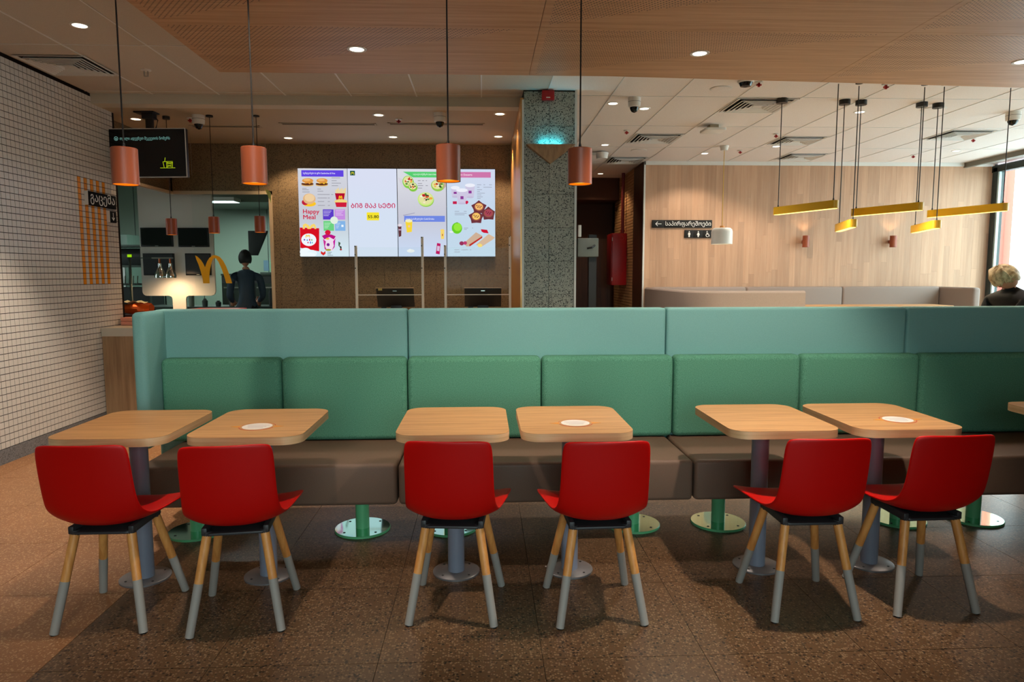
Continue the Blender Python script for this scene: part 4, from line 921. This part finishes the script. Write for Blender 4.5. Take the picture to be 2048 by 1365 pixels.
for i, (x, z0, z1, w_) in enumerate(((-4.20, 1.800, 2.042, .40), (-3.735, 1.795, 2.04, .385), (-4.19, 1.43, 1.713, .39), (-3.69, 1.43, 1.713, .32))):
    t = thing('monitor', ('dark monitor, upper left of four on the white panel', 'dark monitor, upper right of four on the white panel', 'dark monitor, lower left of four on the white panel', 'dark monitor, lower right of four, behind the yellow emblem')[i], 'monitor', (x, 9.06, z0), group='monitors on the white panel')
    obj('casing', MB().box(-w_/2, w_/2, 0, .04, 0, z1-z0), M_black, t, bevel=.004); obj('display', MB().box(-w_/2+.012, w_/2-.012, -.002, 0, .02, z1-z0-.012), M_screen2 if i > 1 else M_screen, t, smooth=0)
    obj('maker_badge', MB().box(-.02, .02, -.003, -.0, .006, .012), M_steel, t)
t = thing('heat_lamp_rail', 'steel ceiling rail carrying the two chrome heat lamps', 'rail', (0, 8.5, 0)); obj('bar', MB().box(-4.0, -3.76, -.02, .02, 1.632, 1.648), M_steel, t)
obj('support', MB().box(-4.28, -4.26, -.015, .015, .9, 1.648).box(-4.28, -4.0, -.01, .01, 1.636, 1.646), M_dsteel, t)
for x, lb in ((-3.915, 'chrome bell heat lamp, left one, glowing below'), (-3.79, 'chrome bell heat lamp, right one, glowing below')):
    t = thing('heat_lamp', lb, 'lamp', (x, 8.5, 1.40), group='chrome heat lamps')
    obj('shade', MB().lathe([(.062, 0), (.064, .02), (.055, .06), (.032, .11), (.020, .14), (.022, .15), (.020, .175), (0, .18)], n=28), M_chrome, t); obj('bulb', MB().lathe([(0, .004), (.056, .004), (.05, .02), (0, .03)], n=20), emis('hot bulb', (255, 220, 150), 7), t)
    obj('stem', MB().cyl((0, 0, .175), (0, 0, .2318), .010, n=10), mat('copper', (190, 110, 70), .3, 1), t)
# hanging glass with yellow emblem
t = thing('hanging_screen', 'hanging clear glass screen on thin wires with yellow arches emblem', 'screen', (0, 8.3, 0))
obj('pane', MB().box(-3.42, -2.52, -.003, .003, 1.0, 2.62), M_acryl, t, smooth=0)
for x in (-3.40, -2.54): obj('wire', MB().cyl((x, 0, 2.6), (x, 0, ZL), .0015, n=6), M_steel, t)
def arch(p):  # outline of the lean arches emblem in a 76 x 56 frame
    return (-3.405+p[0]*.00573, 1.667-p[1]*.00593)
pts = [(0, 0), (5, 3), (11, 9), (16, 17), (19, 24), (24, 12), (29, 5), (36, 0), (42, 0), (50, 3), (56, 10), (62, 22), (67, 36), (71, 48), (73, 56), (61, 56), (57, 40), (52, 25), (47, 13), (42, 6), (37, 6), (33, 14), (29, 28), (27, 42), (27, 56), (14, 56), (13, 46), (10, 32), (6, 18), (2, 8)]
obj('arches_emblem', MB().prism([arch(p) for p in pts], -.006, -.003, 'y'), M_arch, t, smooth=0)
obj('paper_note', MB().add([(-2.56, -.008, 2.44), (-2.52, -.01, 2.43), (-2.49, -.02, 2.40), (-2.49, -.02, 2.27), (-2.52, -.008, 2.34)], [(0, 1, 2, 3, 4)]), mat('lime paper', (196, 204, 110), .8), t, smooth=0)
# kitchen light, hood, equipment
t = thing('ceiling_panel_light', 'bright white rectangular light in the kitchen ceiling', 'light', (-4.35, 11.3, 2.60)); obj('frame', MB().box(-.42, .42, -.16, .16, 0, .06), M_white, t); obj('diffuser', MB().box(-.40, .40, -.14, .14, -.004, 0), emis('cool panel', (220, 255, 250), 5), t)
lamp('AREA', (-4.35, 11.3, 2.58), 42, (.82, 1, .95), (0, 0, 0), .8, size_y=.3); lamp('AREA', (-6.0, 9.4, 2.9), 26, (.85, 1, .95), (0, 0, 0), .8, size_y=.3)
t = thing('extractor_hood', 'large steel kitchen hood behind the glass at the top', 'hood', (0, 11.8, 0)); obj('hood_body', MB().prism([(-4.9, 2.62), (-3.0, 2.62), (-3.0, 3.0), (-4.9, 3.0)], -.3, 1.0, 'y'), mat('hood steel', (120, 130, 118), .35, .5), t)
t = thing('slanted_screen', 'dark slanted screen edge beside the white panel', 'monitor', (-3.33, 10.3, 1.72)); obj('casing', MB().prism([(-.12, .36), (.16, .36), (-.0, 0), (-.12, 0)], 0, .06, 'y'), M_dark, t, bevel=.004)
t = thing('label_rack', 'small rack with coloured labels in the kitchen', 'rack', (-3.9, 12.4, 1.5))
for k, c in enumerate(((90, 120, 140), (120, 160, 130), (200, 190, 110), (190, 60, 60), (210, 210, 200), (180, 40, 50))): obj('label_card', MB().box(k*.105, k*.105+.09, 0, .02, -.01*k, .19-.01*k), mat('card colour', c, .6), t)
obj('shelf', MB().box(-.05, .7, -.05, .1, -.06, -.02), M_dsteel, t)
t = thing('kitchen_door', 'white framed doorway with a dark opening in the kitchen', 'door', (-3.35, 12.9, 0)); obj('frame', MB().box(-.42, -.38, -.02, .05, 0, 2.05).box(.5, .54, -.02, .05, 0, 2.05).box(-.42, .54, -.02, .05, 2.0, 2.05), M_dark, t); obj('leaf', MB().box(-.36, -.05, -.04, .0, 0, 2.0), M_kpanel, t); obj('dark_opening', MB().box(-.05, .5, .02, .04, 0, 2.0), M_dark, t); obj('shelf_board', MB().box(0, .5, -.1, .0, 1.28, 1.31), M_white, t)
t = thing('prep_counter', 'dark cluttered kitchen worktop behind the glass', 'counter', (0, 10.0, 0)); obj('body', MB().box(-4.88, -2.4, 0, .6, 0, .95), M_dark, t); obj('top', MB().box(-4.9, -2.38, -.02, .62, .95, .98), M_dsteel, t)
t = thing('cooking_line', 'long dark cooking station with steel edge behind the kitchen worker', 'kitchen station', (0, 11.2, 0))
obj('body', MB().box(-4.2, -2.1, 0, .5, 0, 1.42), M_dark, t, bevel=.01); obj('top_rail', MB().box(-4.2, -2.1, -.02, .5, 1.42, 1.45), M_dsteel, t)
for k in range(4): obj('door', MB().box(-4.18+k*.52, -3.69+k*.52, -.02, 0, .2, 1.3), M_dsteel, t); obj('handle', MB().box(-4.15+k*.52, -3.72+k*.52, -.05, -.03, 1.22, 1.24), M_steel, t)
rnd = random.Random(4)
for k in range(10):
    x = -4.4+k*.19; h = rnd.uniform(.08, .3); c = rnd.choice(((60, 66, 62), (130, 70, 40), (40, 44, 44), (120, 126, 110)))
    tag(obj('kitchen_container', MB().lathe([(0, 0), (.035, 0), (.04, h*.7), (.02, h*.9), (.02, h), (0, h)], n=14), mat('container tone', c, .4), loc=(x, 10.06, .98)), 'small dim container on the cluttered kitchen worktop, '+('leftmost', 'second from the left', 'third from the left', 'fourth from the left', 'fifth from the left', 'sixth from the left', 'seventh from the left', 'third from the right', 'second from the right', 'rightmost')[k]+' of ten', 'container', 'containers on the kitchen worktop')
t = thing('shelf_rack', 'tall dark equipment rack at the left end of the kitchen', 'rack', (-5.36, 10.4, 0))
for z in (.5, .95, 1.28, 1.55, 1.85): obj('shelf', MB().box(-.55, .42, 0, .5, z, z+.03), M_dsteel, t)
for x, y in ((-.54, 0), (.40, 0), (-.54, .48), (.40, .48)): obj('upright', MB().box(x, x+.02, y, y+.02, 0, 2.0), M_dsteel, t)
obj('lower_cabinet', MB().box(-.5, .4, .02, .46, 0, 1.25), M_dark, t)
tag(obj('appliance', MB().box(-5.8, -5.05, 10.5, 10.8, 1.581, 1.83), M_dark, bevel=.02), 'dark appliance on the top shelf of the rack', 'appliance'); tag(obj('status_light', MB().box(-5.30, -5.24, 10.488, 10.498, 1.70, 1.74), emis('lime light', (150, 210, 20), 1.0)), 'small lime green light on the dark rack', 'light')
for k in range(5): tag(obj('utensil', MB().cyl((-5.36+k*.06, 10.38, 1.30), (-5.34+k*.06, 10.36, 1.42), .008, n=8), M_chrome), 'thin chrome utensil on the dark rack, '+('leftmost', 'second from the left', 'middle', 'second from the right', 'rightmost')[k]+' of five', 'utensil', 'utensils on the rack')
t = thing('tall_fridge', 'tall grey green cabinet beside the white panel', 'cabinet', (-6.2, 11.6, 0)); obj('body', MB().box(-.3, .35, 0, .6, 0, 2.1), mat('grey green cabinet', (96, 120, 108), .4), t, bevel=.01); obj('handle', MB().box(.27, .30, -.03, 0, 1.0, 1.6), M_steel, t)

# things on the counter end
t = thing('foil_bag', 'crumpled orange foil bag with pale paper on the counter beside the tiled wall', 'bag', (-3.74, 7.24, .93))
mb = MB(); nn_ = 16
for k in range(9):
    u = k/8; rr = .075*(1-abs(u-.55)**2.5*1.6)
    for j in range(nn_):
        a = 2*PI*j/nn_; r_ = rr*(1+.16*random.uniform(-1, 1)); mb.v.append((u*.30, r_*math.cos(a)*1.1, .16+r_*math.sin(a)*.8))
for k in range(8):
    for j in range(nn_): mb.f.append((k*nn_+j, k*nn_+(j+1) % nn_, (k+1)*nn_+(j+1) % nn_, (k+1)*nn_+j)); mb.m.append(0)
mb.f += [tuple(range(nn_)), tuple(range(8*nn_, 9*nn_))]; mb.m += [0, 0]
obj('bag_body', mb, M_foil, t, smooth=20)
mb = MB(); 
for k in range(8):
    for j in range(4): mb.v.append((-.02+k*.035, -.06+j*.05, .225+.012*math.sin(k*1.7)+.008*math.cos(j*2)))
for k in range(7):
    for j in range(3): mb.f.append((k*4+j, k*4+j+1, (k+1)*4+j+1, (k+1)*4+j)); mb.m.append(0)
obj('paper_flap', mb, M_paper, t, recalc=False); obj('carton', MB().box(-.02, .28, -.06, .10, 0, .095), mat('dark carton', (96, 44, 30), .6), t, bevel=.004)
tag(obj('food_box', MB().box(-3.64, -3.42, 7.0, 7.1, .93, .972).box(-3.64, -3.42, 7.0, 7.1, .974, 1.01), M_pink, bevel=.006), 'salmon pink carton on the white counter edge', 'box')
tag(obj('serving_tray', MB().prism([(-2.95, 6.8), (-2.45, 6.78), (-2.42, 7.1), (-2.9, 7.12)], 1.085, 1.10), M_firered), 'red tray just above the bench back, below the emblem', 'tray')
t = thing('napkin_dispenser', 'black low box on the counter under the red tray', 'box', (-2.68, 6.95, .93)); obj('body', MB().box(-.2, .2, -.12, .12, 0, .155), M_dark, t, bevel=.01); obj('slot', MB().box(-.1, .1, -.123, -.12, .06, .08), M_steel, t)
tag(obj('litter_scrap', MB().tube([(.30, 3.23, .004), (.315, 3.21, .006), (.345, 3.205, .004)], .003, 6), M_white), 'tiny white scrap on the floor under the fourth table', 'scrap')

# ------------------------------------------------------------------ people
M_skin = mat('skin', (214, 150, 118), .55); M_cloth = mat('black cloth', (20, 17, 20), .85); M_blue = mat('slate blue shirt', (62, 78, 96), .85); M_trous = mat('dark trousers', (18, 20, 26), .85)
M_hair = mat('blond hair', (190, 160, 112), .5); n_, l_, b_ = nodes(M_hair)
v_ = coord(M_hair, False, (4, 16, 10)); f_ = noise(M_hair, v_, 2.5, 3); l_.new(ramp(M_hair, f_, [(.35, (150, 118, 76)), (.6, (240, 214, 168))]), b_.inputs['Base Color']); bump(M_hair, f_, .5, .005)
M_hairk = mat('dark hair', (22, 18, 16), .6)
def skin_body(name, joints, edges, m, parent, mats=None, split=None):
    me = bpy.data.meshes.new(name); me.from_pydata([j[0] for j in joints], edges, []); o = bpy.data.objects.new(name, me); COL.objects.link(o)
    sk = o.modifiers.new('skin', 'SKIN'); sk.use_smooth_shade = True
    for i, j in enumerate(joints):
        q = me.skin_vertices[0].data[i]; q.radius = j[1] if isinstance(j[1], tuple) else (j[1], j[1]); q.use_root = (i == 0)
    s2 = o.modifiers.new('sub', 'SUBSURF'); s2.levels = 2; s2.render_levels = 2
    dg = bpy.context.evaluated_depsgraph_get(); me2 = bpy.data.meshes.new_from_object(o.evaluated_get(dg)); bpy.data.objects.remove(o)
    mm = mats or [m]
    me2.materials.clear()
    for q in mm: me2.materials.append(q)
    if split:
        for p in me2.polygons: p.material_index = split(p.center)
    me2.polygons.foreach_set('use_smooth', [True]*len(me2.polygons))
    o2 = bpy.data.objects.new(name, me2); COL.objects.link(o2); o2.parent = parent; return o2
def head(parent, c, size, rot, hairm, face_m, long_hair=True):
    # egg-shaped skull with brow, nose, mouth, eyes and ears; local +x is the facing direction
    mb = MB(); nu, nv = 24, 18
    def P3(a, b):
        x = math.cos(b)*math.cos(a); y = math.cos(b)*math.sin(a); z = math.sin(b)
        r = 1.0; jaw = max(0, -z); y *= .78*(1-.28*jaw); x *= .95*(1-.10*jaw)+(.10*jaw if x > 0 else -.0)
        nose = math.exp(-((a/.20)**2))*math.exp(-(((b+.10)/.20)**2))*.20; brow = math.exp(-((a/.5)**2))*math.exp(-(((b-.20)/.10)**2))*.05
        eye = -.05*(math.exp(-(((abs(a)-.38)/.16)**2)))*math.exp(-(((b-.04)/.12)**2)); lip = .05*math.exp(-((a/.26)**2))*math.exp(-(((b+.52)/.08)**2))
        x += nose+brow+eye+lip; return (x*size, y*size, z*size*1.22)
    for j in range(nv+1):
        for i in range(nu): mb.v.append(P3(2*PI*i/nu-PI, -PI/2+PI*j/nv))
    for j in range(nv):
        for i in range(nu): mb.f.append((j*nu+i, j*nu+(i+1) % nu, (j+1)*nu+(i+1) % nu, (j+1)*nu+i)); mb.m.append(0)
    hd = obj('head', mb, face_m, parent, smooth=80); hd.location = c; hd.rotation_euler = rot
    for s_ in (-1, 1):
        obj('ear', MB().lathe([(0, .006), (.012, .010), (.020, .004), (.016, -.004), (0, -.004)], n=14), face_m, hd, loc=(-.005, s_*size*.78, -.01), rot=(s_*-PI/2+.0, 0, .3))
        obj('eye', MB().lathe([(0, .008), (.006, .006), (.008, 0), (.006, -.006), (0, -.008)], n=12), M_black, hd, loc=(size*.80, s_*size*.30, size*.06))
    obj('mouth', MB().box(size*.90, size*.97, -.020, .020, -size*.64, -size*.60), mat('lips', (170, 84, 76), .5), hd, bevel=.003)
    hb = MB(); nu, nv = 56, 18
    for j in range(nv+1):
        for i in range(nu):
            a = 2*PI*i/nu-PI; fr = max(0, math.cos(a))
            low = (-.62 if long_hair else -.75)+fr**1.2*(.95 if long_hair else 1.05)+(.30*math.exp(-((abs(a)-1.55)/.22)**2))   # hairline rises over the forehead and round the ears
            b = low+(PI/2-low)*(j/nv)
            wv = .030*math.sin(a*5+b*3)+.018*math.sin(a*13+b*5)+.008*math.sin(a*27)
            if not long_hair: wv *= .4
            rr = size*(1.09+wv+.05*max(0, math.sin(b))*(1 if long_hair else .3))
            hb.v.append((math.cos(b)*math.cos(a)*rr*.97-.004, math.cos(b)*math.sin(a)*rr*.84, math.sin(b)*rr*1.18))
    for j in range(nv):
        for i in range(nu): hb.f.append((j*nu+i, j*nu+(i+1) % nu, (j+1)*nu+(i+1) % nu, (j+1)*nu+i)); hb.m.append(0)
    h = obj('hair', hb, hairm, hd, smooth=60); sm = h.modifiers.new('s', 'SOLIDIFY'); sm.thickness = .012; sm.offset = 1
    if long_hair:
        for k in range(22):      # loose locks combed from the crown over forehead and temples
            a = -1.35+k*.13; y0 = .35*math.sin(a); q = 1+.04*math.sin(k*2.3)
            c0 = Vector((-.25*size, y0*size, 1.24*size)); c1 = Vector((.45*size*math.cos(a)+.1*size, .80*size*math.sin(a), 1.16*size))
            c2_ = Vector((1.02*size*math.cos(a), .92*size*math.sin(a), .72*size)); c3 = Vector((1.16*size*math.cos(a)*q, .98*size*math.sin(a), (.20-.25*math.cos(k*1.7)*.4)*size)); c4 = c3+Vector((.10*size, .03*size*math.sin(k*3), -.22*size))
            obj('hair_lock', MB().tube([c0, c1, c2_, c3, c4], [.008, .013, .013, .008, .0015], 7), hairm, h, smooth=60)
    return hd
def hand(parent, wrist, d, side, m):
    d = Vector(d).normalized(); u = d.cross(Vector((0, 0, 1)) if abs(d.z) < .9 else Vector((1, 0, 0))).normalized(); n3 = u.cross(d)
    wv = Vector(wrist); mb = MB()
    mb.tube([wv, wv+d*.03, wv+d*.07, wv+d*.085], [.022, .034, .038, .03], 10)
    for k, L in enumerate((.062, .075, .078, .07)):
        b = wv+d*.078+u*(.030-.020*k); mb.tube([b, b+d*L*.45+n3*.004, b+d*L*.8-n3*.010, b+d*L*.95-n3*.022], [.0095, .0085, .0078, .006], 7)
    b = wv+d*.03+u*.03*side; mb.tube([b, b+d*.03+u*.022*side, b+d*.055+u*.026*side-n3*.01], [.012, .0105, .008], 7)
    return obj('hand', mb, m, parent, smooth=60)
# woman bending over behind the bench at the right edge
t = thing('person', 'person with short blond hair in black clothes bending forward behind the bench', 'person', (4.24, 4.95, 0))
J = [((0, 0, .93), (.14, .11)), ((-.03, 0, 1.02), (.125, .10)), ((-.13, 0, 1.16), (.14, .11)), ((-.25, 0, 1.25), (.14, .11)), ((-.31, 0, 1.315), (.052, .052)), ((-.335, -.0, 1.35), (.045, .045)),
     ((-.32, -.16, 1.22), .066), ((-.36, -.20, .99), .048), ((-.48, -.15, .82), .032), ((-.32, .16, 1.22), .066), ((-.36, .20, .99), .048), ((-.48, .15, .82), .032),
     ((.02, -.10, .86), .095), ((.0, -.11, .48), .062), ((.03, -.11, .08), .04), ((-.10, -.11, .035), .035), ((.02, .10, .86), .095), ((.0, .11, .48), .062), ((.03, .11, .08), .04), ((-.10, .11, .035), .035)]
Ed = [(0, 1), (1, 2), (2, 3), (3, 4), (4, 5), (3, 6), (6, 7), (7, 8), (3, 9), (9, 10), (10, 11), (0, 12), (12, 13), (13, 14), (14, 15), (0, 16), (16, 17), (17, 18), (18, 19)]
skin_body('body', J, Ed, None, t, [M_cloth, M_skin], lambda c: 1 if (c.x < -.29 and c.z > 1.335) else 0)
head(t, (-.355, -.02, 1.410), .079, (0, math.radians(46), math.radians(174)), M_hair, M_skin)
for s_ in (-1, 1): hand(t, (-.49, s_*.15, .80), (-.5, 0, -.7), s_, M_skin)
# kitchen worker
t = thing('person', 'kitchen worker with dark hair and slate blue shirt seen behind the glass', 'person', (-3.235, 9.52, 0), math.radians(112))
J = [((0, 0, .95), (.15, .11)), ((0, 0, 1.1), (.13, .10)), ((.02, 0, 1.28), (.16, .11)), ((.03, 0, 1.42), (.14, .09)), ((.05, 0, 1.50), (.055, .055)), ((.07, 0, 1.55), (.05, .05)),
     ((.03, -.18, 1.40), .060), ((.08, -.22, 1.14), .045), ((.28, -.16, 1.05), .032), ((.03, .18, 1.40), .060), ((.08, .22, 1.14), .045), ((.28, .16, 1.05), .032),
     ((0, -.10, .88), .10), ((.02, -.11, .48), .065), ((0, -.11, .08), .04), ((.12, -.11, .035), .035), ((0, .10, .88), .10), ((.02, .11, .48), .065), ((0, .11, .08), .04), ((.12, .11, .035), .035)]
skin_body('body', J, Ed, None, t, [M_blue, M_skin, M_trous], lambda c: 1 if (c.z > 1.51 or (c.x > .2 and c.z > .9)) else (2 if c.z < 1.0 else 0))
head(t, (.085, 0, 1.66), .095, (0, .25, 0), M_hairk, M_skin, False)
for s_ in (-1, 1): hand(t, (.29, s_*.16, 1.05), (.9, 0, -.2), s_, M_skin)
